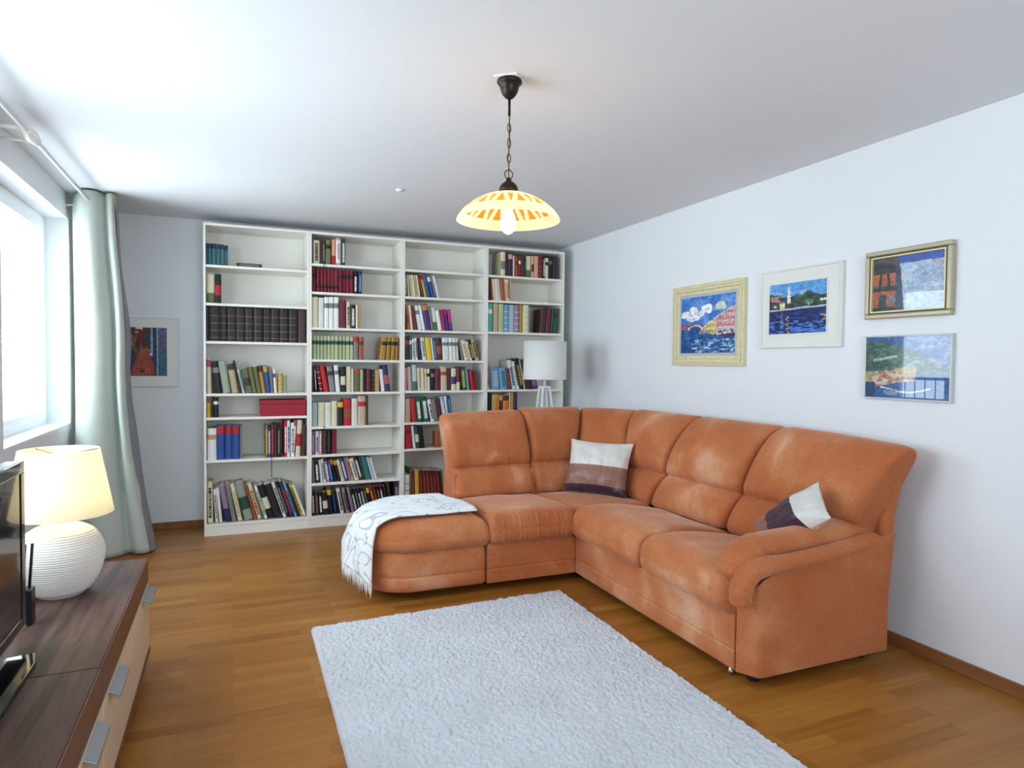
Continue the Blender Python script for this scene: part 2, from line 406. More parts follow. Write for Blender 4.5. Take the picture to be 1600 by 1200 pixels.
# ---------------------------------------------------------------- books
BOOKS = [
 (1,1,2.150,'''-0.183 0.0129 0.1699 0 teal/navy:t|-0.168 0.0254 0.1692 0 teal/navy:t|-0.1404 0.0302 0.1689 0 teal/navy:t|-0.1066 0.0272 0.1674 0 teal/navy:t|-0.0772 0.025 0.1663 0 teal/navy:t|-0.05 0.0251 0.1634 0 teal/navy:t'''),
 (1,2,1.850,'''-0.1799 0.0562 0.2262 0 cream/moss:b|-0.1215 0.045 0.2315 0 black/scarlet:m'''),
 (1,3,1.550,'''-0.183 0.0167 0.2681 0 plum|-0.1642 0.0828 0.2716 0 soot/gold:x|-0.0777 0.0462 0.2727 0 soot/gold:x|-0.0286 0.0647 0.2722 0 soot/gold:x|0.0383 0.0629 0.2733 0 soot/gold:x|0.1034 0.0619 0.2743 0 soot/gold:x|0.1684 0.065 0.2723 0 soot/gold:x|0.2364 0.0615 0.2725 0 soot/gold:x|0.3002 0.0654 0.2726 0 soot/gold:x|0.3679 0.0686 0.2727 0 soot/gold:x|0.4387 0.065 0.2721 0 soot/gold:x|0.5086 0.0572 0.2723 0 umber'''),
 (1,4,1.135,'''-0.1808 0.0328 0.2757 -0.015 cream/rose:t|-0.1189 0.0487 0.2554 -0.117 black/grey:l|-0.0623 0.0526 0.2543 -0.143 sage|0.0037 0.0454 0.245 -0.16 khaki/umber:t|0.057 0.0159 0.2666 -0.185 black|0.0822 0.0129 0.1938 -0.215 white/grey:v|0.0962 0.0138 0.1871 -0.213 teal|0.111 0.0434 0.1997 -0.187 olive/umber:m|0.1559 0.0326 0.2132 -0.176 moss|0.1921 0.0305 0.213 -0.165 olive|0.2248 0.0332 0.2262 -0.145 ochre/umber:t|0.2615 0.0347 0.2261 -0.135 blue/gold:t|0.2972 0.0222 0.2189 -0.105 grey|0.3227 0.0186 0.198 -0.065 white/blue:l|0.3522 0.0368 0.1598 0 gold/cream:x|0.3909 0.0279 0.1436 0 sage'''),
 (1,5,0.945,'''-0.1815 0.028 0.1164 -0.02 yellow|-0.1505 0.0138 0.1593 0 umber|-0.1349 0.0367 0.1591 0 black/white:l'''),
 (1,6,0.605,'''-0.1793 0.0654 0.2528 0 white/tan:l|-0.1109 0.0575 0.2706 0 blue/scarlet:t|-0.0504 0.0544 0.2689 0 blue/scarlet:t|0.0071 0.0524 0.2673 0 blue/scarlet:t|0.0613 0.0118 0.2658 0 grey|0.2518 0.021 0.2694 0 olive/yellow:v|0.2709 0.0185 0.2592 0.001 pink/white:v|0.2939 0.0224 0.2519 0.001 purple/white:v|0.3195 0.025 0.2648 0.002 maroon/rose:v|0.3414 0.0213 0.2778 0.003 umber|0.3698 0.0278 0.2704 0.004 black/grey:v|0.397 0.0253 0.3039 0 scarlet/white:v|0.4217 0.0241 0.3033 0 white/blue:v|0.4517 0.0294 0.2822 0 white/grey:v|0.4832 0.0308 0.3029 0.068 rose/white:v|0.524 0.0375 0.302 0.06 cream/scarlet:m|0.5638 0.0365 0.2596 0.051 umber'''),
 (1,7,0.100,'''-0.179 0.039 0.3296 -0.015 cream/black:v|-0.1232 0.0219 0.2687 -0.063 white/grey:v|-0.0941 0.0218 0.2804 -0.086 white|-0.049 0.0423 0.2962 -0.165 mauve/navy:b|-0.0018 0.0346 0.306 -0.169 grey|0.0448 0.0325 0.306 -0.202 cream/khaki:v|0.0947 0.0649 0.3077 -0.252 sage/green:m|0.1687 0.0213 0.2962 -0.265 rust|0.1928 0.031 0.3023 -0.269 cream/rust:v|0.2309 0.0126 0.2873 -0.285 moss|0.248 0.0206 0.287 -0.296 white/olive:v|0.2737 0.0474 0.2864 -0.307 black/cream:m|0.329 0.0599 0.2919 -0.321 black|0.3927 0.0241 0.3086 -0.315 white/black:v|0.4201 0.0231 0.3137 -0.311 black/grey:v|0.4462 0.0294 0.3123 -0.314 navy/scarlet:v|0.4815 0.0209 0.304 -0.324 skyblue/navy:v|0.5077 0.0186 0.2961 -0.334 black|0.5315 0.0173 0.2883 -0.345 yellow/black:v|0.5519 0.0211 0.2795 -0.347 white'''),
 (2,1,2.212,'''0.617 0.0095 0.223 0 purple|0.63 0.0497 0.1956 0 cream/umber:v|0.6823 0.0169 0.2028 0 umber|0.7008 0.0258 0.2043 0 umber/grey:v|0.7291 0.0436 0.2066 0 olive/black:l|0.7801 0.032 0.2158 0 salmon/scarlet:b|0.8147 0.0401 0.2287 0 white/pink:f|0.8594 0.0323 0.2253 0 green/white:v'''),
 (2,2,1.978,'''0.617 0.0077 0.192 0 crimson/black:u|0.6272 0.0216 0.1926 0 crimson/black:u|0.6524 0.0295 0.1922 0 crimson/black:d|0.6835 0.0277 0.1932 0 crimson/black:d|0.7127 0.0278 0.1941 0 crimson/black:d|0.7421 0.0269 0.194 0 crimson/black:d|0.7706 0.03 0.1938 0 crimson/black:d|0.8022 0.0331 0.1938 0 crimson/black:d|0.8379 0.0293 0.194 0 crimson/black:u|0.8688 0.0284 0.194 0 crimson/black:u|0.8989 0.0285 0.1938 0 crimson/black:u|0.929 0.0287 0.1937 0 crimson/black:u|0.9613 0.0339 0.1937 0 black/white:v|1.001 0.032 0.1962 0 navy/skyblue:v'''),
 (2,3,1.682,'''0.617 0.0515 0.2546 0 cream|0.673 0.0424 0.2493 0 white|0.7199 0.0367 0.2576 0 white/grey:l|0.7592 0.0379 0.2595 0 white/grey:l|0.7987 0.0401 0.2614 0 white/grey:l|0.8444 0.0534 0.2433 0 maroon|0.9045 0.0306 0.2257 0 cream/umber:v|0.9388 0.0399 0.2037 0 black/white:v|0.9813 0.0177 0.2025 0 cream|1.001 0.0208 0.1962 0 tan'''),
 (2,4,1.415,'''0.617 0.009 0.1964 0 celadon/green:l|0.6285 0.0276 0.1969 0 celadon/green:l|0.6586 0.0247 0.1967 0 celadon/green:l|0.6859 0.0258 0.1964 0 celadon/green:l|0.7143 0.0279 0.1971 0 celadon/green:l|0.7448 0.029 0.1968 0 celadon/green:l|0.7764 0.0281 0.1976 0 celadon/green:l|0.8071 0.0273 0.1974 0 celadon/green:l|0.8369 0.0294 0.1981 0 celadon/green:l|0.8689 0.0295 0.1979 0 celadon/green:l|0.9011 0.0317 0.1977 0 celadon/green:l|0.9354 0.0267 0.1975 0 celadon/green:l|0.9647 0.0422 0.2003 0 grey/scarlet:t|1.01 0.0363 0.1983 0 rust/umber:l|1.235 0.0474 0.1975 0.112 ochre/black:l|1.275 0.0331 0.202 0.082 ochre/black:l|1.312 0.0302 0.2003 0.052 ochre/black:l|1.349 0.0325 0.2009 0.032 ochre/black:l'''),
 (2,5,1.140,'''0.617 0.0181 0.2189 -0.009 umber|0.6473 0.0147 0.2135 -0.061 green/white:v|0.6817 0.0264 0.225 -0.148 crimson/cream:x|0.7164 0.0426 0.2288 -0.179 red|0.7659 0.0471 0.216 -0.138 grey/umber:l|0.8164 0.0362 0.2269 -0.081 white/grey:l|0.858 0.0412 0.2126 -0.033 black/cream:m|0.9021 0.0403 0.2152 0 cream|0.9453 0.0193 0.1977 0 cream|0.9664 0.0525 0.1942 0 moss/rust:t|1.022 0.0231 0.1922 0 celadon|1.047 0.0268 0.1971 0 black/scarlet:x|1.075 0.0353 0.1984 0 maroon/umber:l|1.114 0.027 0.1903 0 black/grey:x|1.145 0.0429 0.1868 -0.013 tan|1.207 0.0313 0.1943 -0.113 white|1.242 0.0425 0.2313 -0.127 navy/rose:m'''),
 (2,6,0.850,'''0.617 0.0476 0.2007 0 paleblue|0.6708 0.0561 0.2023 0 cream|0.7298 0.0485 0.2015 0 white/cream:l|0.7812 0.0477 0.2125 0 cream|0.8307 0.0469 0.2095 0 black/yellow:t|0.8817 0.066 0.2302 0 scarlet/rust:m|0.9495 0.0501 0.2318 0 white/cream:l|1.003 0.0683 0.2551 0 beige/red:l|1.074 0.0137 0.2568 0 umber'''),
 (2,7,0.613,'''0.617 0.0274 0.195 0 mauve/pink:v|0.6484 0.0254 0.1976 0 white/blue:v|0.6755 0.0255 0.1967 0 pink/white:v|0.705 0.037 0.2017 0 umber|0.7449 0.0269 0.2064 0 black/green:v|0.7816 0.042 0.1994 0 crimson'''),
 (2,8,0.373,'''0.6249 0.0197 0.1872 -0.048 grey|0.65 0.033 0.1866 -0.073 black/white:v|0.6904 0.021 0.1915 -0.107 white|0.7182 0.0205 0.1996 -0.137 white/black:v|0.7432 0.0252 0.1785 -0.154 mauve/white:v|0.7745 0.0237 0.1781 -0.181 blue/skyblue:v|0.8052 0.0251 0.1963 -0.213 black/orange:t|0.8361 0.0244 0.1897 -0.233 black/gold:t|0.8648 0.0269 0.189 -0.248 cream/tan:v|0.8955 0.0277 0.194 -0.255 blue/white:v|0.9272 0.0211 0.2042 -0.243 mauve|0.9509 0.0209 0.2096 -0.249 tan/umber:v|0.9771 0.0367 0.197 -0.266 white/grey:v|1.018 0.0316 0.1986 -0.265 maroon/white:v|1.054 0.0191 0.211 -0.251 green|1.075 0.0437 0.2099 -0.246 teal|1.126 0.0194 0.2022 -0.264 paleblue|1.149 0.0239 0.1953 -0.275 white'''),
 (2,9,0.095,'''0.6205 0.0242 0.2014 -0.027 black/white:v|0.6514 0.0273 0.2 -0.057 umber/grey:v|0.682 0.0308 0.198 -0.069 black/white:v|0.7166 0.0397 0.1925 -0.083 black/cream:m|0.7596 0.037 0.2175 -0.095 black/yellow:t|0.8075 0.0237 0.1984 -0.14 navy/blue:v|0.8387 0.0157 0.2036 -0.171 black|0.8576 0.0304 0.2208 -0.18 white/black:v|0.8923 0.0089 0.2193 -0.193 black|0.9047 0.0277 0.2191 -0.204 mauve/umber:v|0.936 0.0132 0.2171 -0.207 black|0.9525 0.0248 0.2192 -0.216 mauve/grey:v|0.9813 0.0244 0.2092 -0.228 black/white:v|1.008 0.0249 0.211 -0.227 black/grey:v|1.036 0.025 0.2116 -0.227 navy/white:v|1.063 0.0239 0.2123 -0.227 black/white:v|1.089 0.024 0.2142 -0.226 umber/grey:v|1.116 0.0253 0.2185 -0.222 black/yellow:t|1.144 0.0242 0.2192 -0.222 scarlet/gold:v|1.17 0.0256 0.2169 -0.214 umber/rust:v|1.198 0.0245 0.2181 -0.202 black/grey:v|1.225 0.0247 0.2195 -0.19 maroon/white:v|1.252 0.0236 0.2166 -0.17 black|1.278 0.0312 0.228 -0.13 umber|1.323 0.0389 0.2338 0 plum/mauve:v'''),
 (3,2,1.977,'''1.404 0.021 0.1897 -0.011 grey/cream:v|1.44 0.015 0.1911 -0.085 cream|1.466 0.0142 0.1926 -0.137 cream/tan:v|1.483 0.0245 0.1931 -0.138 cream|1.511 0.0207 0.1937 -0.15 cream/tan:v|1.535 0.0173 0.1954 -0.162 cream|1.562 0.019 0.2072 -0.201 umber/scarlet:l|1.587 0.022 0.2096 -0.223 yellow/scarlet:t|1.612 0.033 0.2083 -0.222 blue|1.653 0.0307 0.1907 -0.248 blue/white:t|1.686 0.0151 0.1973 -0.24 grey|1.705 0.0187 0.2012 -0.249 white'''),
 (3,3,1.685,'''1.404 0.0129 0.2189 -0.009 umber|1.433 0.0202 0.2197 -0.077 orange/rust:m|1.461 0.0228 0.2159 -0.112 cream|1.491 0.0272 0.2119 -0.137 maroon|1.531 0.0379 0.2174 -0.191 white/grey:l|1.572 0.0247 0.2227 -0.187 white|1.601 0.0503 0.2321 -0.18 purple/orange:t|1.653 0.0202 0.2136 -0.162 grey|1.676 0.0362 0.2083 -0.155 white/moss:b|1.717 0.0326 0.1803 -0.166 white|1.754 0.0316 0.1901 -0.158 magenta/scarlet:t|1.789 0.0343 0.195 -0.155 purple/magenta:t|1.827 0.0282 0.1963 -0.142 magenta/purple:b'''),
 (3,4,1.420,'''1.404 0.0455 0.2086 0 umber/rust:l|1.452 0.0223 0.2157 -0.011 teal/white:l|1.479 0.0201 0.1868 -0.026 white/teal:v|1.507 0.0202 0.1934 -0.063 white/black:v|1.535 0.0307 0.1945 -0.1 plum|1.574 0.0396 0.1986 -0.136 white/grey:v|1.619 0.0434 0.1997 -0.136 yellow|1.666 0.0154 0.1982 -0.125 cream|1.684 0.0216 0.1984 -0.113 blue/skyblue:v|1.708 0.0454 0.2012 -0.099 umber/rust:m|1.76 0.0598 0.2019 -0.05 white/grey:l|1.824 0.0285 0.2035 -0.05 white/grey:l|1.856 0.0274 0.2042 -0.05 white/grey:l|1.886 0.0287 0.2025 -0.05 white/grey:l|1.944 0.0143 0.1693 -0.187 grey|1.969 0.0455 0.1843 -0.239 cream/tan:v|2.021 0.0195 0.1803 -0.261 white/black:v|2.045 0.0272 0.1926 -0.245 black/yellow:v|2.076 0.0346 0.194 -0.258 khaki/umber:v'''),
 (3,5,1.147,'''1.404 0.03 0.1993 -0.01 pink|1.444 0.0356 0.2116 -0.057 beige|1.485 0.0419 0.2273 -0.053 paleblue/teal:b|1.532 0.0262 0.2004 -0.061 cream/tan:v|1.561 0.03 0.2005 -0.049 cream|1.595 0.0191 0.1946 -0.038 cream/yellow:l|1.617 0.0241 0.1923 -0.026 cream/black:l|1.646 0.0379 0.1888 0 black/grey:l|1.688 0.0468 0.1951 -0.013 maroon|1.742 0.0572 0.2111 -0.018 beige/rust:l|1.802 0.0348 0.1958 -0.013 umber|1.843 0.0465 0.1996 -0.013 cream/purple:m|1.891 0.0327 0.206 0 maroon/cream:b|1.945 0.0431 0.2157 -0.095 green/yellow:v|1.995 0.0266 0.2105 -0.123 skyblue|2.038 0.0354 0.1873 -0.167 red|2.077 0.0214 0.175 -0.165 maroon'''),
 (3,6,0.865,'''1.41 0.0559 0.2093 -0.032 beige|1.479 0.0418 0.215 -0.093 red|1.526 0.0509 0.2203 -0.112 green/white:v|1.584 0.057 0.2182 -0.135 green/white:v|1.655 0.0321 0.2017 -0.193 white/umber:v|1.691 0.0355 0.2045 -0.191 grey|1.73 0.0369 0.2036 -0.182 maroon|1.77 0.0327 0.2246 -0.155 paleblue/white:v|1.806 0.019 0.2294 -0.142 white/mauve:v|1.829 0.0365 0.2314 -0.141 blue/skyblue:v'''),
 (3,7,0.630,'''1.414 0.0638 0.2053 -0.059 red/crimson:l|1.492 0.0253 0.2046 -0.12 white|1.52 0.0318 0.2015 -0.123 green/cream:m|1.556 0.0387 0.1914 -0.118 black|1.698 0.0339 0.1409 0 rust'''),
 (3,8,0.095,'''1.412 0.0484 0.3022 0 white/grey:x|1.464 0.0106 0.3543 0 olive|1.477 0.0274 0.3405 -0.006 maroon/rust:v|1.514 0.0406 0.3396 -0.033 gold|1.561 0.0305 0.3338 -0.047 maroon/rust:v|1.595 0.0286 0.3322 -0.055 maroon/rust:v|1.627 0.0298 0.3307 -0.062 maroon/rust:v|1.66 0.0299 0.3292 -0.07 maroon/rust:v|1.695 0.0265 0.328 -0.084 maroon/rust:v|1.726 0.0286 0.3233 -0.093 maroon/rust:v|1.758 0.0322 0.3197 -0.102 umber'''),
 (4,1,2.213,'''2.317 0.0468 0.224 0 cream/grey:m|2.369 0.021 0.2263 0 umber|2.392 0.0437 0.2121 0 plum/pink:t|2.44 0.009 0.1933 0 white|2.45 0.0204 0.1941 0 rust|2.472 0.0204 0.1796 0 ochre/umber:l|2.495 0.024 0.1893 0 crimson/white:l|2.521 0.0259 0.1975 0 maroon|2.55 0.0242 0.2012 0 green|2.577 0.0501 0.2048 0 cream/moss:b|2.63 0.0244 0.2069 0 beige/umber:m|2.657 0.0434 0.2089 0 salmon|2.704 0.0473 0.2163 0 maroon/rust:x|2.754 0.0212 0.2158 0 black/white:v|2.777 0.0313 0.1996 0 cream/black:l|2.811 0.0424 0.2183 0 black/olive:l|2.857 0.0454 0.2232 0 plum'''),
 (4,2,1.980,'''2.184 0.0314 0.1953 -0.01 plum/maroon:t|2.227 0.0126 0.2061 -0.068 rust|2.25 0.0233 0.2008 -0.11 cream|2.276 0.0241 0.2028 -0.118 white|2.303 0.024 0.2045 -0.126 cream/pink:v|2.33 0.0354 0.2043 -0.127 rust|2.368 0.0141 0.2062 -0.095 cream/rust:v|2.384 0.0348 0.2034 -0.102 cream/moss:v|2.421 0.0159 0.2053 -0.068 tan'''),
 (4,3,1.690,'''2.184 0.0529 0.2613 0 turquoise/white:l|2.245 0.0482 0.2641 0 khaki/tan:x|2.298 0.0502 0.2609 0 celadon|2.353 0.0471 0.2569 0 skyblue/white:x|2.405 0.0527 0.2576 0 paleblue|2.462 0.0469 0.2584 0 mauve/white:x|2.514 0.0303 0.2643 0 ochre/gold:x|2.547 0.0599 0.2613 0 cream/yellow:x|2.786 0.061 0.2294 0.071 umber|2.835 0.0468 0.2432 0.085 maroon|2.868 0.0288 0.2426 0.075 green|2.893 0.0233 0.2436 0.068 green/black:l'''),
 (4,4,1.152,'''2.19 0.0313 0.2562 -0.006 beige/rust:v|2.237 0.0808 0.2011 -0.064 skyblue/paleblue:v|2.327 0.0716 0.2008 -0.105 skyblue/teal:v|2.405 0.0307 0.1957 -0.126 maroon/rust:v|2.449 0.0358 0.2783 -0.189 white/blue:v|2.494 0.028 0.2687 -0.216 white/grey:v|2.526 0.0402 0.2953 -0.203 black/gold:v|2.57 0.0081 0.2807 -0.209 white|2.58 0.0653 0.2839 -0.195 umber/rust:m|2.653 0.0631 0.239 -0.213 purple/mauve:v'''),
 (4,5,0.870,'''2.193 0.045 0.2479 0 black|2.241 0.0074 0.2362 0 cream|2.251 0.0607 0.2362 0 gold/orange:v|2.313 0.0367 0.2356 0 maroon/beige:t|2.352 0.0582 0.2315 0 orange/umber:t|2.413 0.0092 0.2536 0 cream|2.424 0.0356 0.2558 0 gold|2.462 0.0407 0.257 0 purple/plum:v'''),
]

PAL = dict(teal='3E6E74', navy='232C4E', plum='3A2338', cream='E0D6B6', moss='6C7048', black='1C1A20', scarlet='B8202A', soot='221C1E', gold='C99C3C', umber='4A3028',
 rose='B05060', grey='7E7E7C', sage='94A28C', khaki='BBAE84', white='E6E6E0', olive='6E6F46', ochre='B08434', blue='2F4E96', yellow='D9B826', purple='4B3072', maroon='6E2430',
 pink='D49AA6', tan='C79A66', mauve='9A7F9A', rust='A4502C', green='20503C', skyblue='6C9CC0', salmon='DC9C7C', crimson='7E1F30', celadon='B4BA90', paleblue='B0C6CC',
 beige='CDB498', red='BE2424', magenta='B42C74', orange='D87A2C', turquoise='58BCAE')
WORD = dict(soot='black leather', umber='dark brown', olive='olive green', scarlet='bright red', rust='rust brown', paleblue='pale blue', skyblue='sky blue', celadon='pale green', moss='moss green', plum='dark plum', navy='navy blue', gold='golden yellow')
def word(c): return WORD.get(c, c)
ORD = ['zero', 'first', 'second', 'third', 'fourth', 'fifth', 'sixth', 'seventh', 'eighth', 'ninth', 'tenth', 'eleventh', 'twelfth', 'thirteenth', 'fourteenth', 'fifteenth', 'sixteenth', 'seventeenth', 'eighteenth', 'nineteenth', 'twentieth', 'twenty-first', 'twenty-second', 'twenty-third', 'twenty-fourth', 'twenty-fifth', 'twenty-sixth', 'twenty-seventh', 'twenty-eighth', 'twenty-ninth', 'thirtieth']
STYLE = dict(l='label', t='top band', b='lower band', m='middle panel', v='lettering', x='bands', f='border', u='upper label', d='lower label')
rng = random.Random(7)

def make_book(name, w, h, d, spec, rnd):
    """book standing on its tail: spine at y=0, covers run to y=d; local x 0..w, z 0..h"""
    if ':' in spec: cc, st = spec.split(':')
    else: cc, st = spec, ''
    base, acc = (cc.split('/') + [cc.split('/')[0]])[:2]
    jit = 0.9 + rnd.random() * 0.2
    cb = tuple(min(1, k * jit) for k in hexc(PAL[base])[:3]) + (1,)
    ca = hexc(PAL[acc])
    zs = [0.0]; cols = []; txt = []
    def seg(z1, c, t=None):
        zs.append(z1 * h); cols.append(c); txt.append(t)
    if st == 't': seg(.76, cb); seg(.97, ca); seg(1, cb)
    elif st == 'b': seg(.36, ca); seg(1, cb)
    elif st == 'm': seg(.28, cb); seg(.62, ca); seg(1, cb)
    elif st == 'l': seg(.64, cb); seg(.80, ca); seg(1, cb)
    elif st == 'u': seg(.66, cb); seg(.80, ca); seg(1, cb)
    elif st == 'd': seg(.18, cb); seg(.31, ca); seg(1, cb)
    elif st == 'f': seg(.08, ca); seg(.22, cb); seg(.8, cb, ca); seg(.92, cb); seg(1, ca)
    elif st == 'x':
        if base == 'soot': ca = hexc('7A5C34')
        for k in range(4):
            seg(.1 + k * .21, cb); seg(.1 + k * .21 + .022, ca)
        seg(1, cb)
    elif st == 'v':
        z = .12
        seg(z, cb)
        while z < .82:
            a = .015 + rnd.random() * .05
            seg(z + a, cb, ca); seg(z + a + .012, cb); z += a + .012 + (rnd.random() < .15) * .06
        seg(1, cb)
    else: seg(1, cb)
    mb = MB()
    r = min(w * .28, .008)
    px = [0, w * .25, w * .75, w]; py = [r, 0.0, 0.0, r]
    for i, c in enumerate(cols):
        z0, z1 = zs[i], zs[i + 1]
        for k in range(3):
            col = txt[i] if (txt[i] is not None and k == 1) else c
            mb.add([(px[k], py[k], z0), (px[k + 1], py[k + 1], z0), (px[k + 1], py[k + 1], z1), (px[k], py[k], z1)], [(0, 1, 2, 3)], 0, col)
    t = min(.0025, w * .12); ins = .003
    mb.box(0, r, 0, t, d, h, 0, cb); mb.box(w - t, r, 0, w, d, h, 0, cb)
    mb.box(t, r + .0005, ins, w - t, d - ins, h - ins, 1)
    mb.add([(px[k], py[k], zz) for zz in (0, h) for k in range(4)], [(0, 1, 2, 3), (7, 6, 5, 4)], 0, cb)
    mb.add([(t, r, .0), (w - t, r, .0), (w - t, r, h), (t, r, h)], [(0, 1, 2, 3)], 0, cb)
    return mb.build(name, [M['cover'], M['pages']], recalc=False), base, acc, st
SHELFN = {}
for (u, s, z, txt) in BOOKS:
    rows = [e.split(None, 4) for e in txt.split('|')]
    kind = {(1, 7): 'magazine', (2, 8): 'paperback', (2, 9): 'disc_case'}.get((u, s), 'book')
    cat = {'disc_case': 'disc case'}.get(kind, kind)
    descs = []
    for k, (x, w, h, lean, spec) in enumerate(rows):
        cc = spec.split(':')[0]; st = spec.split(':')[1] if ':' in spec else ''
        base, acc = (cc.split('/') + [''])[:2]
        descs.append(word(base) + ' ' + cat + (' with ' + word(acc) + ' ' + STYLE[st] if st else ''))
    below = len([q for q in SHELF_Z[u - 1] if q < z - .01])
    cn = ['leftmost', 'second', 'third', 'right corner'][u - 1] + ' bookcase'
    for k, (x, w, h, lean, spec) in enumerate(rows):
        x, w, h, lean = float(x), float(w), float(h), float(lean)
        d = max(.12, min(.225, h * .72)) * (0.95 + rng.random() * .1)
        o, base, acc, st = make_book(kind, w, h, d, spec, rng)
        o.rotation_euler = (0, lean, 0)
        y = YF + .022 + rng.random() * .016
        if lean > 0: o.location = (x - w * math.cos(lean), y, z + .0005 + w * math.sin(lean))
        else: o.location = (x, y, z + .0005)
        sh = ('bottom shelf' if below == 0 and s >= 7 and z < .2 else ORD[s] + ' shelf down')
        if descs.count(descs[k]) == 1: lab = descs[k] + ', ' + sh + ' of ' + cn
        else: lab = descs[k] + ', ' + ORD[k + 1] + ' from left, ' + sh + ' of ' + cn
        tag(o, lab, cat, {'magazine': 'magazines on the bottom shelf', 'paperback': 'paperbacks leaning on a low shelf', 'disc_case': 'disc cases on the bottom shelf'}.get(kind, 'books on the ' + sh + ' of the ' + cn))
# book lying flat on the top shelf of the first bookcase
o, *_ = make_book('book', .030, .19, .13, 'umber/grey:v', rng)
o.rotation_euler = (0, math.pi / 2, 0); o.location = (.038, YF + .03, 2.1808)
tag(o, 'dark brown book lying flat on the top shelf of the leftmost bookcase', 'book')
# red storage box
bx = thing('storage_box', 'long red storage box on the fifth shelf of the leftmost bookcase', 'box', (.38, YF + .03, .9455))
M['red_card'] = plain('red_card', 'A01226', 0.55)
MB().box(.215, YF + .02, .9455, .568, 5.97, 1.045).build('box_body', M['red_card'], bx, bevel=.002)
MB().box(.212, YF + .017, 1.0455, .571, 5.973, 1.078).build('lid', M['red_card'], bx, bevel=.002)
# ribbon bookmarks hanging over shelf edges
def ribbon(x, z, L, h, lab):
    m = M.setdefault('rib' + h, plain('ribbon_cloth', h, 0.7))
    o = MB().box(x - .003, YF - .0035, z - L, x + .003, YF - .0015, z + .003).box(x - .003, YF - .0035, z + .001, x + .003, YF + .03, z + .003).build('bookmark_ribbon', m)
    tag(o, lab, 'ribbon')
ribbon(.298, .606, .16, '3A2338', 'dark ribbon bookmark hanging over the sixth shelf of the leftmost bookcase')
ribbon(.71, 2.213, .03, '8A6A48', 'tiny brown ribbon bookmark over the top shelf of the second bookcase')
ribbon(.715, .851, .03, '1C1A20', 'tiny black ribbon bookmark over the sixth shelf of the second bookcase')

# ---------------------------------------------------------------- sofa
sofa = thing('corner_sofa', 'large apricot orange microfibre corner sofa with padded arm and rounded ottoman end', 'sofa', (2.0, 3.9, 0))
SU = M['suede']
def rounded_outline(x0, y0, x1, y1, r_l, n=14):
    """plan outline, clockwise from the front right corner; left corners rounded with radius r_l"""
    P = [(x1, y0)]
    m = 10
    for k in range(1, m): P.append((x1 + (x0 + r_l - x1) * k / m, y0))
    for k in range(n + 1):
        a = -math.pi / 2 - math.pi / 2 * k / n; P.append((x0 + r_l + r_l * math.cos(a), y0 + r_l + r_l * math.sin(a)))
    for k in range(1, 6): P.append((x0, y0 + r_l + (y1 - y0 - 2 * r_l) * k / 6))
    for k in range(n + 1):
        a = math.pi - math.pi / 2 * k / n; P.append((x0 + r_l + r_l * math.cos(a), y1 - r_l + r_l * math.sin(a)))
    for k in range(1, m): P.append((x0 + r_l + (x1 - x0 - r_l) * k / m, y1))
    P.append((x1, y1))
    for k in range(1, 10): P.append((x1, y1 + (y0 - y1) * k / 10))
    return P
def inset(P, d, c, lockx=None):
    """offsets a convex outline inwards by d"""
    n = len(P); out = []
    for i in range(n):
        a = Vector(P[i - 1]); b = Vector(P[(i + 1) % n]); t = (b - a).normalized(); nr = Vector((t.y, -t.x))
        if nr.dot(Vector(c) - Vector(P[i])) < 0: nr = -nr
        q = Vector(P[i]) + nr * d
        out.append((q.x, q.y))
    return out
def puff(P, prof, c, top, name, parent=sofa, dome=0.02, wrinkle=0.0, seed=0):
    """cushion from a plan outline: prof = [(inset, z)...] bottom to top edge, then domed rings to the centre"""
    rings = []
    for d, z in prof:
        Q = inset(P, d, c); rings.append([(x, y, z) for x, y in Q])
    last = rings[-1]; zt = last[0][2]; K = 7
    for k in range(1, K):
        t = k / K; s = 1 - t
        rings.append([(c[0] + (x - c[0]) * s, c[1] + (y - c[1]) * s, zt + (top - zt) * (1 - (1 - t) ** 2)) for x, y, _ in last])
    if wrinkle:
        R2 = []
        for r in rings:
            q = []
            for (x, y, z) in r:
                nv = noise.noise_vector(Vector((x * 5 + seed, y * 5, z * 3))) * wrinkle
                q.append((x + nv.x * .6, y + nv.y * .6, z + nv.z * (1 if z > prof[0][1] + .02 else 0)))
            R2.append(q)
        rings = R2
    return MB().loft(rings, True, True).build(name, SU, parent, smooth=True, sub=1)
# ottoman end (rounded)
OT = rounded_outline(.735, 3.735, 1.428, 4.40, .25); oc = (1.12, 4.07)
puff(OT, [(.012, .05), (.0, .06), (-.002, .13), (.006, .139), (.006, .143), (-.002, .151), (.0, .20), (.004, .29), (.03, .305)], oc, .31, 'ottoman_base', dome=0)
OC = rounded_outline(.725, 3.72, 1.430, 4.41, .27)
OTTO_PROF = [(.035, .285), (.008, .292), (-.014, .315), (-.022, .345), (-.020, .362), (-.016, .367), (-.018, .374), (-.010, .405), (.010, .437), (.045, .462), (.09, .474)]
puff(OC, OTTO_PROF, oc, .487, 'ottoman_cushion', wrinkle=.008)

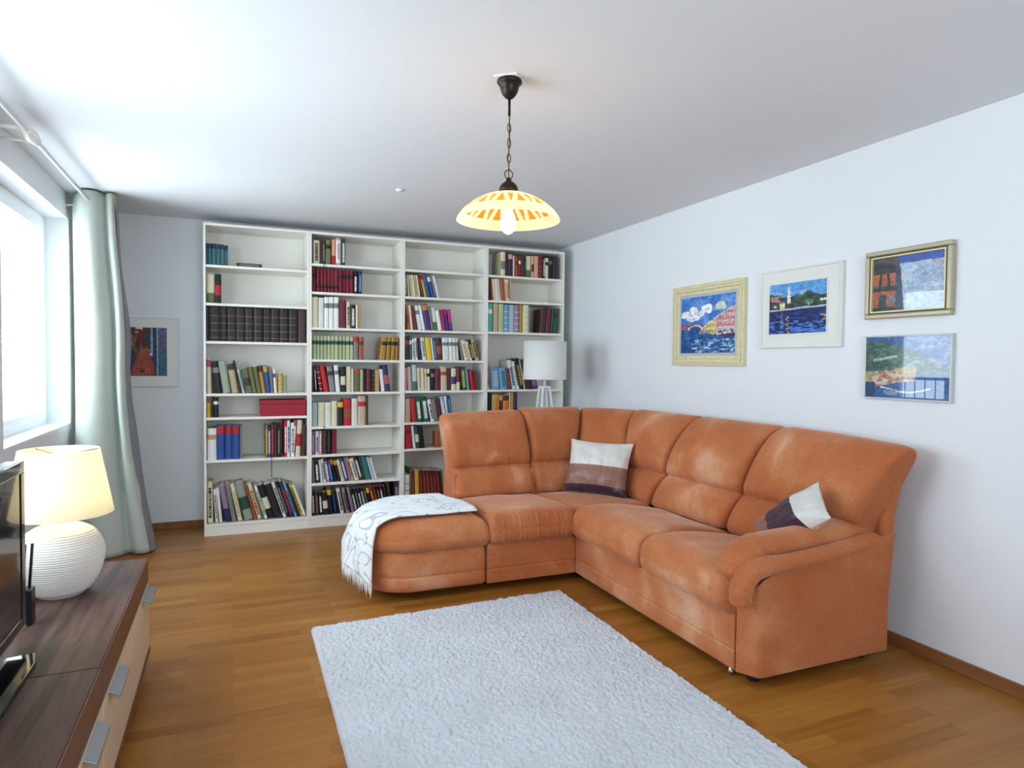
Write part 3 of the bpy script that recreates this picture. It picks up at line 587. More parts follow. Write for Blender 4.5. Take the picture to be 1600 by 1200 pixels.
def panel_box(name, poly, z0, z1, seam=None, mat=None):
    """base block with a horizontal seam groove"""
    c = (sum(p[0] for p in poly) / len(poly), sum(p[1] for p in poly) / len(poly))
    zs = [(.006, z0), (0, z0 + .008)]
    if seam: zs += [(0, seam - .008), (.006, seam - .001), (.006, seam + .001), (0, seam + .008)]
    zs += [(0, z1 - .012), (.008, z1)]
    rings = [[(x, y, z) for x, y in inset(poly, d, c)] for d, z in zs]
    return MB().loft(rings, True, True).build(name, mat or SU, sofa, smooth=False, bevel=.006)
def rect(x0, y0, x1, y1, k=1): return [(x0, y0), (x1, y0), (x1, y1), (x0, y1)]
panel_box('seat_base', rect(1.432, 3.74, 2.038, 4.42), .05, .30, .14)
panel_box('seat_base', rect(2.04, 2.275, 2.62, 4.42), .05, .30, .14)

def sofa_seat(name, A, B, nrm, depth, z_front=.50, z_back=.45, e=.05, seed=0, n_u=90):
    """seat cushion: A, B = ends of the front edge in plan, nrm = plan direction towards the back"""
    sec = [(.10, .285), (.03, .285), (-.02, .292), (-.045, .315), (-.055, .35), (-.055, .375), (-.050, .383), (-.054, .391), (-.050, .42), (-.035, .455), (-.005, .485), (.05, z_front), (.14, z_front + .006),
           (.28, z_front - .002), (.42, (z_front + z_back) / 2 - .002), (depth - .08, z_back + .003), (depth, z_back - .01), (depth + .02, z_back - .05), (depth, .30), (.3, .285)]
    core = lambda p: (max(.08, min(p[0], depth - .06)), .385)
    L = math.dist(A, B); rings = []
    us = [0, .004, .012, .025, .045, .08] + [.12 + .76 * k / (n_u - 12) for k in range(n_u - 11)] + [.92, .955, .975, .988, .996, 1]
    for u in us:
        dist = min(u, 1 - u) * L; t = min(dist / e, 1); k = math.sqrt(max(0, 1 - (1 - t) ** 2)); s = (1 - k) * .42
        x = A[0] + (B[0] - A[0]) * u; y = A[1] + (B[1] - A[1]) * u
        r = []
        for (d, z) in sec:
            cx, cz = core((d, z)); dd = d + (cx - d) * s; zz = z + (cz - z) * s
            nv = noise.noise(Vector((x * 4 + seed, y * 4, zz * 4))) * .010
            pk = -max(0, math.sin(u * L * 150 + 4 * math.sin(u * 13 + seed))) ** 6 * (.012 + .004 * math.sin(u * 37)) * (1 if (.40 < zz < .475 or .31 < zz < .37) and d < .02 and math.sin(u * 29 + seed + zz * 25) > -.3 else 0)
            bul = .010 * math.sin(math.pi * u) * (1 if d > .03 else 0)
            r.append((x + nrm[0] * (dd + pk), y + nrm[1] * (dd + pk), zz + (nv + bul if z > .4 else 0)))
        rings.append(r)
    return MB().loft(rings, True, True).build(name, SU, sofa, smooth=True, sub=1)
sofa_seat('seat_cushion', (1.434, 3.745), (2.03, 3.745), (0, 1), .66, .478, .455, seed=1)
sofa_seat('seat_cushion', (2.045, 3.745), (2.045, 2.985), (1, 0), .60, .492, .445, seed=4)
sofa_seat('seat_cushion', (2.045, 2.982), (2.045, 2.262), (1, 0), .60, .492, .445, e=.07, seed=9)
# corner seat
CO = rect(2.035, 3.752, 2.66, 4.43)
CO = [(a[0] + (b[0] - a[0]) * k / 8, a[1] + (b[1] - a[1]) * k / 8) for a, b in zip(CO, CO[1:] + CO[:1]) for k in range(8)]
puff(CO, [(.03, .30), (.005, .31), (.0, .37), (.006, .41), (.03, .445)], (2.34, 4.1), .468, 'corner_seat_cushion', wrinkle=.004)

def back_pad(name, bl, br, tl, tr, nl, nr, z0=.43, z1=1.055, groove=.36, e=.05, seed=0, thick=.235, endround=(1, 1), topdrop=(0, 0), n_u=70):
    """padded back section. bl,br / tl,tr: plan points of the front face at z0 / z1; nl,nr: outward plan normals"""
    fr = [(0.0, .03), (.03, .0), (.10, -.022), (.20, -.026), (.30, -.012), (.345, .006), (.36, .016), (.375, .004), (.42, -.022), (.52, -.042), (.66, -.044), (.78, -.034), (.88, -.012), (.95, .022), (.99, .065), (1.0, .11),
          (.985, .165), (.94, .205), (.85, .228), (.6, thick), (.3, thick - .005), (0.0, thick - .03)]
    rings = []
    us = [0, .004, .012, .03, .055, .09] + [.13 + .74 * k / (n_u - 12) for k in range(n_u - 11)] + [.91, .945, .97, .988, .996, 1]
    L = math.dist(tl, tr)
    for u in us:
        r = []
        dist = min(u, 1 - u) * L; t = min(dist / e, 1); k = math.sqrt(max(0, 1 - (1 - t) ** 2)); s = (1 - k) * (endround[0] if u < .5 else endround[1]) * .55
        nx = nl[0] + (nr[0] - nl[0]) * u; ny = nl[1] + (nr[1] - nl[1]) * u; q = math.hypot(nx, ny); nx /= q; ny /= q
        zt = z1 - topdrop[0] * (1 - u) ** 2 - topdrop[1] * u ** 2
        for (v, d) in fr:
            cv, cd = min(max(v, .06), .9), .115
            vv = v + (cv - v) * s * .8; dd = d + (cd - d) * s
            pb = (bl[0] + (br[0] - bl[0]) * u, bl[1] + (br[1] - bl[1]) * u); pt = (tl[0] + (tr[0] - tl[0]) * u, tl[1] + (tr[1] - tl[1]) * u)
            x = pb[0] + (pt[0] - pb[0]) * vv; y = pb[1] + (pt[1] - pb[1]) * vv; z = z0 + (zt - z0) * vv
            nv = noise.noise(Vector((x * 4.5 + seed, y * 4.5, z * 4.5))) * .012
            pk = (max(0, math.sin(u * L * 120 + seed + 3 * math.sin(u * 11))) ** 3 * .006 * math.exp(-((v - groove) / .05) ** 2) + .012 * math.exp(-((v - groove) / .012) ** 2) + max(0, math.sin(v * 70 + seed)) ** 4 * .006 * math.exp(-(dist / .05) ** 2) * (1 if .45 < v < .95 else 0))
            if d > .1: nv = pk = 0
            dd += nv + pk
            r.append((x + nx * dd, y + ny * dd, z))
        rings.append(r)
    return MB().loft(rings, True, True).build(name, SU, sofa, smooth=True, sub=1)
N0, ND, N1 = (0, 1), (.70, .71), (1, 0)
back_pad('back_cushion', (1.455, 4.40), (2.075, 4.40), (1.405, 4.56), (2.035, 4.56), N0, N0, z1=1.045, seed=1, topdrop=(.02, .0))
back_pad('back_cushion', (2.075, 4.40), (2.345, 4.40), (2.035, 4.56), (2.55, 4.58), N0, (.2, .98), z1=1.06, seed=3)
back_pad('corner_back_cushion', (2.345, 4.40), (2.60, 4.02), (2.55, 4.58), (2.765, 4.27), (.35, .94), (.94, .35), z1=1.055, seed=5, thick=.22)
back_pad('back_cushion', (2.60, 4.02), (2.61, 3.78), (2.765, 4.27), (2.775, 3.56), (.98, .2), N1, z1=1.062, seed=7)
back_pad('back_cushion', (2.61, 3.78), (2.62, 3.06), (2.775, 3.56), (2.78, 2.86), N1, N1, z1=1.062, seed=9)
back_pad('back_cushion', (2.62, 3.06), (2.63, 2.30), (2.78, 2.86), (2.79, 2.08), N1, N1, z1=1.062, seed=11, e=.07, topdrop=(0, .03))
# frame behind and below the pads
mb = MB()
mb.prism([(2.64, .05), (2.89, .05), (2.925, .66), (2.985, .93), (2.86, .93), (2.72, .5)], 2.34, 4.25, axis='y')
mb.prism([(2.855, .40), (2.905, .40), (2.932, .66), (3.005, .96), (2.965, 1.0), (2.91, .95), (2.845, .66)], 2.182, 2.40, axis='y')
mb.box(1.44, 4.44, .05, 2.6, 4.70, .62)
mb.prism([(2.5, 4.44), (2.66, 4.24), (2.9, 4.24), (2.86, 4.66), (2.5, 4.70)], .05, .7)
mb.build('back_frame', SU, sofa, bevel=.02)
# arm: panel, lower roll, upper pad
def arm_panel():
    # plan outline with a canted front edge, swept up through z with the roll's line on top
    plan = [(2.042, 2.268), (2.088, 2.182), (2.11, 2.176), (2.885, 2.176), (2.892, 2.19), (2.892, 2.42), (2.60, 2.42), (2.60, 2.30), (2.10, 2.29)]
    zt = lambda x: .40 + .16 * min(1, max(0, (x - 2.04) / .14)) + .05 * max(0, (x - 2.18) / .7)
    rings = [[(x, y, .045) for x, y in plan], [(x, y, .30) for x, y in plan], [(x + (.035 * (zt(x) / .6) if x > 2.8 else 0), y, zt(x)) for x, y in plan]]
    return MB().loft(rings, True, True).build('arm_panel', SU, sofa, bevel=.008)
arm_panel()
def cat(P, n=6):
    """Catmull-Rom through points"""
    P = [Vector(p) for p in P]; Q = [P[0] * 2 - P[1]] + P + [P[-1] * 2 - P[-2]]; out = []
    for i in range(1, len(Q) - 2):
        for k in range(n):
            t = k / n; a, b, c, d = Q[i - 1:i + 3]
            out.append(0.5 * ((2 * b) + (c - a) * t + (2 * a - 5 * b + 4 * c - d) * t * t + (3 * b - a - 3 * c + d) * t ** 3))
    out.append(P[-1]); return out
def roll(name, pts, rad, flat, seed=0):
    path = cat([p for p in pts], 7); n = len(path)
    rr = []
    for i in range(n):
        t = i / (n - 1); k = 1.0
        if t < .05: k = math.sqrt(max(.02, 1 - (1 - t / .05) ** 2))
        if t > .96: k = math.sqrt(max(.02, 1 - (1 - (1 - t) / .04) ** 2))
        w = 1 + .05 * math.sin(i * 1.9 + seed) * (1 if .55 < t < .95 else .15)
        j = t * (len(rad) - 1); a = int(min(j, len(rad) - 2)); rv = rad[a] + (rad[a + 1] - rad[a]) * (j - a)
        rr.append(rv * k * w)
    return MB().tube([tuple(p) for p in path], rr, 16, flat=flat).build(name, SU, sofa, smooth=True, sub=1)
roll('arm_roll', [(2.84, 2.215, .590), (2.7, 2.205, .565), (2.45, 2.195, .540), (2.25, 2.192, .528), (2.13, 2.192, .530), (2.045, 2.195, .505), (2.005, 2.20, .44), (2.01, 2.205, .365)], [.034, .040, .043, .043, .045, .047, .045], 1.15, 1)
roll('arm_pad', [(2.93, 2.315, .622), (2.75, 2.31, .618), (2.5, 2.305, .600), (2.28, 2.30, .590), (2.14, 2.295, .580), (2.055, 2.295, .53), (2.035, 2.295, .46)], [.046, .055, .056, .056, .055, .050], 1.7, 3)
for (x, y) in ((1.08, 4.05), (1.35, 3.98), (1.95, 4.0), (1.0, 4.28), (2.02, 4.55), (2.14, 2.26), (2.8, 2.26), (2.85, 4.3), (2.14, 3.6), (2.85, 3.3)):
    MB().lathe([(.0, 0), (.026, 0), (.03, .01), (.03, .055), (0, .055)], (x, y, 0), 16).build('foot', M['dark_foot'], sofa, smooth=False)
MB().lathe([(.0, 0), (.014, 0), (.014, .02), (.009, .025), (.009, .06), (0, .06)], (2.085, 2.34, 0), 14).build('glider', M['chrome'], sofa, smooth=True)['label'] = 'small chrome glider'

# ---------------------------------------------------------------- blanket over the ottoman
def mat_blanket():
    m, nt, N, L, P = new_mat('white_scroll_throw')
    uv = N.new('ShaderNodeUVMap')
    nz = N.new('ShaderNodeTexNoise'); nz.inputs['Scale'].default_value = 5; nz.inputs['Detail'].default_value = 1
    L.new(uv.outputs[0], nz.inputs['Vector'])
    ad = N.new('ShaderNodeVectorMath'); ad.operation = 'MULTIPLY_ADD'; ad.inputs[1].default_value = (.10, .10, 0); L.new(nz.outputs['Color'], ad.inputs[0]); L.new(uv.outputs[0], ad.inputs[2])
    def contour(scale, w, off, dist, reps):
        o = N.new('ShaderNodeVectorMath'); o.operation = 'ADD'; o.inputs[1].default_value = (off, off * .7, 0); L.new(uv.outputs[0], o.inputs[0])
        v = N.new('ShaderNodeTexNoise'); v.inputs['Scale'].default_value = scale; v.inputs['Detail'].default_value = 0; v.inputs['Distortion'].default_value = dist
        L.new(o.outputs[0], v.inputs['Vector'])
        m1 = N.new('ShaderNodeMath'); m1.operation = 'MULTIPLY'; m1.inputs[1].default_value = reps; L.new(v.outputs['Fac'], m1.inputs[0])
        m2 = N.new('ShaderNodeMath'); m2.operation = 'FRACT'; L.new(m1.outputs[0], m2.inputs[0])
        a = N.new('ShaderNodeMath'); a.operation = 'SUBTRACT'; a.inputs[1].default_value = .5; L.new(m2.outputs[0], a.inputs[0])
        b = N.new('ShaderNodeMath'); b.operation = 'ABSOLUTE'; L.new(a.outputs[0], b.inputs[0])
        c = N.new('ShaderNodeMath'); c.operation = 'LESS_THAN'; c.inputs[1].default_value = w; L.new(b.outputs[0], c.inputs[0])
        return c
    a = contour(3.6, .075, 0, 1.5, 4); b = contour(6.0, .05, 5.3, 2.5, 2)
    s = N.new('ShaderNodeMath'); s.operation = 'MAXIMUM'; L.new(a.outputs[0], s.inputs[0]); L.new(b.outputs[0], s.inputs[1])
    mx = N.new('ShaderNodeMixRGB'); mx.inputs[1].default_value = hexc('E9EAEA'); mx.inputs[2].default_value = hexc('B4BCC0'); L.new(s.outputs[0], mx.inputs[0]); L.new(mx.outputs[0], P.inputs['Base Color'])
    P.inputs['Roughness'].default_value = .95; P.inputs['Sheen Weight'].default_value = .3
    n = N.new('ShaderNodeTexNoise'); n.inputs['Scale'].default_value = 260; L.new(uv.outputs[0], n.inputs['Vector'])
    bp = N.new('ShaderNodeBump'); bp.inputs['Strength'].default_value = .25; bp.inputs['Distance'].default_value = .004; L.new(n.outputs['Fac'], bp.inputs['Height']); L.new(bp.outputs[0], P.inputs['Normal'])
    return m
M['throw'] = mat_blanket()
throw = thing('throw_blanket', 'white throw blanket with grey scroll pattern draped over the rounded ottoman end', 'blanket', (1.0, 4.05, .49))
def otto_path(t):
    """cross path for a strip at parameter t (0 front .. 1 rear): points from the right end to the hanging hem"""
    y = 3.795 + .575 * t
    cy = 3.98; r = .28
    cy2 = 4.13
    xe = .725 - .022 + r - (math.sqrt(max(0, r * r - (cy - y) ** 2)) if y < cy else math.sqrt(max(0, r * r - (y - cy2) ** 2)) if y > cy2 else r)
    xr = 1.385 - .06 * t * t + .02 * math.sin(t * 5)
    P = []
    def topz(x, yy):
        ex = max(0, x - xe); ey = max(0, yy - 3.70)
        e = min(ex, ey * 1.2 + .02)
        return .497 - .055 * math.exp(-e / .05)
    n = 34
    for k in range(n + 1):
        x = xr + (xe - .004 - xr) * (k / n); P.append(Vector((x, y, topz(x, y))))
    zb = .115 + .14 * min(1, t * 1.3) + .02 * math.sin(t * 9)
    zs = P[-1].z; xo = xe - .016
    for k in range(1, 22):
        f = k / 21; z = zs - (zs - zb) * f
        bulge = -.018 * math.sin(min(1, f * 2.2) * math.pi / 2) - .055 * f * min(1, .2 + 1.8 * t) - .006 * math.sin(t * 14 + f * 2)
        yy = y - .02 * f * (1 - t) * 2 + (.04 * f * t)
        P.append(Vector((xo + bulge + .012, yy, z)))
    return P
NT = 56
cols_ = [otto_path(t / NT) for t in range(NT + 1)]
vv = []; ff = []; uvs = []
for i, c in enumerate(cols_):
    s = 0
    for j, p in enumerate(c):
        if j: s += (p - c[j - 1]).length
        w = .0035 * noise.noise(Vector((p.x * 9, p.y * 9, p.z * 7)))
        vv.append((p.x + w, p.y - .0 + w, p.z + w)); uvs.append((s, i / NT * .58))
m_ = len(cols_[0])
for i in range(NT):
    for j in range(m_ - 1):
        ff.append((i * m_ + j, i * m_ + j + 1, (i + 1) * m_ + j + 1, (i + 1) * m_ + j))
th = MB().add(vv, ff).build('blanket_cloth', M['throw'], throw, smooth=True)
ul = th.data.uv_layers.new(name='UVMap')
for lp in th.data.loops: ul.data[lp.index].uv = uvs[lp.vertex_index]
sm = th.modifiers.new('thick', 'SOLIDIFY'); sm.thickness = .007; sm.offset = 1.0
fr = MB(); rg = random.Random(3)
for k in range(100):
    t = (k + .5) / 100; c = otto_path(t); p = c[-1]; q = c[-2]
    L = .055 + rg.random() * .035
    dx, dy = rg.uniform(-.008, .008), rg.uniform(-.010, .010)
    fr.tube([tuple(q), tuple(p), (p.x + dx * .5 - .003, p.y + dy * .5, max(.02, p.z - L * .5)), (p.x + dx - .004, p.y + dy, max(.012, p.z - L))], [.0035, .0035, .003, .001], 5)
fr.build('fringe', plain('white_fringe', 'F0EFEC', .9), throw, smooth=True)

# ---------------------------------------------------------------- scatter cushions
M['satin_white'] = plain('silver_white_satin', 'D6D2CA', .35, sheen=.3, bump=.25, bscale=60, var=.05, vscale=20)
M['satin_brown'] = plain('bronze_satin', '8A5E4C', .38, sheen=.3, bump=.25, bscale=50, var=.1, vscale=12)
M['satin_plum'] = plain('plum_satin', '35182E', .4, sheen=.2, bump=.2, bscale=50)
def cushion(name, label, O, U, V, depth, stripes, seed, group=None):
    """O = corner, U,V = edge vectors, stripes = [(v_end, material)...] """
    root = thing(name, label, 'cushion', tuple(O), group)
    O, U, V = Vector(O), Vector(U), Vector(V); Nn = U.cross(V).normalized()
    n = 36; ends = [0] + [s[0] for s in stripes]
    for si, (ve, mt) in enumerate(stripes):
        v0 = ends[si]; mb = MB()
        for side in (1, -1):
            grid = []; m = max(4, int(n * (ve - v0)))
            for i in range(n + 1):
                for j in range(m + 1):
                    u = i / n; v = v0 + (ve - v0) * j / m
                    a, b = 2 * u - 1, 2 * v - 1
                    th = ((1 - abs(a) ** 2.6) * (1 - abs(b) ** 2.6)) ** .55
                    # corners pull out, edges pull in
                    uu = .5 + a * .5 * (1 - .075 * (1 - b * b)); vw = .5 + b * .5 * (1 - .075 * (1 - a * a))
                    p = O + U * uu + V * vw
                    w = noise.noise(Vector((u * 5 + seed, v * 5, side))) * .010 * min(1, th * 3) + .006 * noise.noise(Vector((u * 14 + seed, v * 3, side + 5))) * min(1, th * 3)
                    grid.append(tuple(p + Nn * side * (th * depth / 2 + w)))
            fs = []
            for i in range(n):
                for j in range(m):
                    a0 = i * (m + 1) + j; q = (a0, a0 + m + 1, a0 + m + 2, a0 + 1)
                    fs.append(q if side > 0 else q[::-1])
            mb.add(grid, fs)
        o = mb.build('stripe', M[mt], root, smooth=True, recalc=False); o['label'] = {'satin_white': 'silvery white satin stripe', 'satin_brown': 'bronze brown satin stripe', 'satin_plum': 'dark plum satin stripe'}[mt]
BL, BR, TL, TR = Vector((2.215, 4.27, .472)), Vector((2.53, 3.92, .462)), Vector((2.345, 4.36, .85)), Vector((2.63, 4.0, .825))
cushion('scatter_cushion', 'striped satin cushion, silver, bronze and plum, leaning in the sofa corner', BL, BR - BL, ((TL - BL) + (TR - BR)) / 2, .13, [(.14, 'satin_plum'), (.52, 'satin_brown'), (1.0, 'satin_white')], 1)
V2 = Vector((0, -.41, .30)); U2 = Vector((-.14, -.20, -.12))
C2 = Vector((2.60, 2.755, .545)) + U2 / 2 + V2 / 2
cushion('scatter_cushion', 'striped satin cushion tucked behind the padded sofa arm', C2 - U2 / 2 - V2 / 2, U2, V2, .15, [(.32, 'satin_brown'), (.73, 'satin_plum'), (1.0, 'satin_white')], 5)

# ---------------------------------------------------------------- rug
M['rug'] = plain('pale_grey_pile', 'C9C9CE', 1.0, spec=.05, var=.06, vscale=3.5, sheen=.3)
def make_rug():
    n1, n2 = 330, 440
    A, B, D = Vector((.375, 3.53)), Vector((1.845, 3.575)), Vector((.355, 1.30))
    rs = np.random.RandomState(5)
    U = np.linspace(0, 1, n1 + 1); V = np.linspace(0, 1, n2 + 1)
    uu, vv_ = np.meshgrid(U, V, indexing='ij')
    x = A.x + (B.x - A.x) * uu + (D.x - A.x) * vv_; y = A.y + (B.y - A.y) * uu + (D.y - A.y) * vv_
    def smooth(a, k):
        for _ in range(k): a = (a + np.roll(a, 1, 0) + np.roll(a, -1, 0) + np.roll(a, 1, 1) + np.roll(a, -1, 1)) / 5
        return a
    r1 = smooth(rs.rand(n1 + 1, n2 + 1), 1); r1 = (r1 - .5) / r1.std()
    r2 = smooth(rs.rand(n1 + 1, n2 + 1), 4); r2 = (r2 - .5) / r2.std()
    e = np.minimum(np.minimum(uu, 1 - uu) * 1.47, np.minimum(vv_, 1 - vv_) * 2.25)
    z = .021 + r1 * .0022 + r2 * .0016
    z = np.where(e < .012, z * np.sqrt(np.clip(e / .012, 0, 1)) + .002, z); z = np.where(e <= 0, .001, np.maximum(z, .003))
    x = x + rs.uniform(-1, 1, x.shape) * .0016; y = y + rs.uniform(-1, 1, y.shape) * .0016
    V3 = np.stack([x, y, z], -1).reshape(-1, 3)
    idx = np.arange((n1 + 1) * (n2 + 1)).reshape(n1 + 1, n2 + 1)
    F = np.stack([idx[:-1, :-1], idx[:-1, 1:], idx[1:, 1:], idx[1:, :-1]], -1).reshape(-1, 4)[:, ::-1]
    me = bpy.data.meshes.new('area_rug'); me.vertices.add(len(V3)); me.vertices.foreach_set('co', V3.ravel())
    me.loops.add(F.size); me.loops.foreach_set('vertex_index', F.ravel().astype(np.int32)); me.polygons.add(len(F)); me.polygons.foreach_set('loop_start', np.arange(0, F.size, 4, dtype=np.int32))
    me.update(calc_edges=True); me.polygons.foreach_set('use_smooth', [True] * len(F)); me.materials.append(M['rug'])
    o = bpy.data.objects.new('area_rug', me); COL.objects.link(o)
    tag(o, 'pale grey shaggy rectangular rug on the parquet in front of the sofa', 'rug')
make_rug()

# ---------------------------------------------------------------- pendant lamp
PX, PY = 1.049, 2.535
pend = thing('pendant_lamp', 'glass dome pendant lamp with orange triangle pattern hanging on a chain', 'lamp', (PX, PY, ZC))
MB().add([(PX - .075, PY - .01, ZC - .001), (PX + .0, PY - .07, ZC - .001), (PX + .085, PY + .02, ZC - .001), (PX + .005, PY + .08, ZC - .001),
          (PX - .075, PY - .01, ZC - .006), (PX + .0, PY - .07, ZC - .006), (PX + .085, PY + .02, ZC - .006), (PX + .005, PY + .08, ZC - .006)],
         [(0, 1, 2, 3), (7, 6, 5, 4), (0, 4, 5, 1), (1, 5, 6, 2), (2, 6, 7, 3), (3, 7, 4, 0)]).build('ceiling_plate', M['white_frame'], pend)
MB().lathe([(.0, ZC - .006), (.050, ZC - .006), (.052, ZC - .014), (.048, ZC - .022), (.040, ZC - .028), (.037, ZC - .045), (.030, ZC - .062), (.018, ZC - .076), (.008, ZC - .082), (.0, ZC - .083)], (PX, PY, 0), 32).build('ceiling_canopy', M['bronze'], pend, smooth=True)
MB().tube([(PX, PY, ZC - .08), (PX, PY, ZC - .15)], .0055, 10).build('stem', M['bronze'], pend, smooth=True)
mb = MB(); zc = ZC - .155; k = 0
z_hold = 2.154
while zc > z_hold + .045:
    hh = .019; w = .0085; path = []
    for i in range(17):
        a = 2 * math.pi * i / 16
        px = w * math.cos(a) ; pz = math.sin(a) * hh
        path.append((PX + (px if k % 2 else px * .35), PY + (px * .35 if k % 2 else px), zc - hh + .006 + pz))
    mb.tube(path, .0021, 6, caps=False); zc -= 2 * hh - .0075; k += 1
mb.tube([(PX + .001, PY, ZC - .15), (PX + .004, PY + .003, ZC - .24), (PX - .003, PY + .002, ZC - .32), (PX + .001, PY, z_hold)], .0022, 6)
mb.build('chain', M['brass_old'], pend, smooth=True)
mb = MB()
path = [(PX + .019 * math.sin(2 * math.pi * i / 20) * (1.0 if i else 1), PY, z_hold + .022 + .022 * math.cos(2 * math.pi * i / 20)) for i in range(21)]
mb.tube([(PX, PY, z_hold + .042), (PX - .018, PY, z_hold + .026), (PX - .017, PY, z_hold + .012), (PX - .004, PY, z_hold - .006)], .0025, 6)
mb.tube([(PX, PY, z_hold + .042), (PX + .018, PY, z_hold + .026), (PX + .017, PY, z_hold + .012), (PX + .004, PY, z_hold - .006)], .0025, 6)
mb.build('hanging_loop', M['brass_old'], pend, smooth=True)
MB().lathe([(.0, 2.160), (.008, 2.159), (.012, 2.147), (.024, 2.138), (.034, 2.128), (.039, 2.116), (.040, 2.104), (.0, 2.102)], (PX, PY, 0), 28).build('shade_holder', M['bronze'], pend, smooth=True)
RS, ZR = .213, 1.984
def dome(r): return ZR + .116 * (max(0, 1 - (r / RS) ** 2.0)) ** .72
NA = 14 * 20; rs_ = [.022, .05, .08, .10, .12] + [.131 + .0055 * k for k in range(11)] + [.194, .203, .209, RS]
mb = MB()
ang = [2 * math.pi * i / NA for i in range(NA)]
vts = [(PX + r * math.cos(a), PY + r * math.sin(a), dome(r)) for r in rs_ for a in ang]
# glass with the painted triangles: orange cells on the band between radii .125 and .196
fcs = {0: [], 1: []}
for i in range(len(rs_) - 1):
    rm = (rs_[i] + rs_[i + 1]) / 2
    for j in range(NA):
        c = 0
        if .131 < rm < .186:
            t = (rm - .131) / .055; ph = (j + .5) % 20 / 20.0
            up = abs(ph - .25) < .03 + .19 * t            # points up (narrow at the top)
            dn = abs(ph - .75) < .03 + .17 * (1 - t)      # points down
            c = 1 if (up or dn) else 0
        a = i * NA + j; b = i * NA + (j + 1) % NA
        fcs[c].append((a, b, b + NA, a + NA))
mb.add(vts, fcs[0], 0); n0 = len(mb.f)
for f in fcs[1]: mb.f.append(f); mb.m.append(1); mb.c.append(None)
o = mb.build('glass_shade', [M['glass_cream'], M['glass_orange']], pend, smooth=True)
MB().lathe([(.0, 2.102), (.018, 2.102), (.020, 2.057), (.016, 2.044), (.0, 2.044)], (PX, PY, 0), 20).build('bulb_socket', M['white_frame'], pend, smooth=True)
M['bulb'] = emit('lit_bulb', (1.0, .80, .52, 1), BULB_PEND)
MB().lathe([(.013, 2.044), (.016, 2.027), (.026, 2.004), (.031, 1.980), (.029, 1.957), (.019, 1.939), (.008, 1.932), (.0, 1.931)], (PX, PY, 0), 24).build('light_bulb', M['bulb'], pend, smooth=True)
# small round cap on the ceiling
tag(MB().lathe([(0, ZC - .012), (.022, ZC - .012), (.027, ZC - .006), (.027, ZC - .0005)], (1.045, 4.44, 0), 20).build('ceiling_cap', M['ceiling'], smooth=True), 'small round white cap on the ceiling beyond the pendant lamp', 'cap')

# ---------------------------------------------------------------- floor lamp behind the sofa
fx, fy = 2.52, 5.22
fl = thing('floor_lamp', 'white floor lamp with drum shade behind the sofa back in the corner', 'lamp', (fx, fy, 0))
mb = MB(); R0 = .188
mb.lathe([(R0, 1.262), (R0, 1.592), (R0 - .003, 1.592), (R0 - .003, 1.262)], (fx, fy, 0), 64)
mb.build('lamp_shade', M['shade_white'], fl, smooth=True)
m_ = MB().tube([(fx, fy, 1.20), (fx, fy, 1.40)], .012, 12); m_.build('pole', M['white_frame'], fl, smooth=True)
m_ = MB(); m_.tube([(fx - R0 + .003, fy, 1.585), (fx + R0 - .003, fy, 1.585)], .002, 6); m_.tube([(fx, fy - R0 + .003, 1.585), (fx, fy + R0 - .003, 1.585)], .002, 6); m_.tube([(fx, fy, 1.4), (fx, fy, 1.585)], .003, 6)
m_.build('shade_carrier', M['chrome'], fl)
MB().lathe([(0, 1.40), (.014, 1.40), (.028, 1.44), (.03, 1.47), (.018, 1.5), (0, 1.505)], (fx, fy, 0), 16).build('light_bulb', M['white_frame'], fl, smooth=True)
MB().box(fx - .04, fy - .04, 1.185, fx + .04, fy + .04, 1.203).build('stand_head', M['white_frame'], fl, bevel=.002)
for sx in (-1, 1):
    for sy in (-1, 1):
        mb = MB()
        x0, y0, x1, y1 = fx + sx * .032, fy + sy * .032, fx + sx * .15, fy + sy * .15
        w = .008
        mb.add([(x1 - w, y1 - w, 0), (x1 + w, y1 - w, 0), (x1 + w, y1 + w, 0), (x1 - w, y1 + w, 0), (x0 - w, y0 - w, 1.19), (x0 + w, y0 - w, 1.19), (x0 + w, y0 + w, 1.19), (x0 - w, y0 + w, 1.19)],
               [(0, 3, 2, 1), (4, 5, 6, 7), (0, 1, 5, 4), (1, 2, 6, 5), (2, 3, 7, 6), (3, 0, 4, 7)])
        mb.build('leg', M['white_frame'], fl)

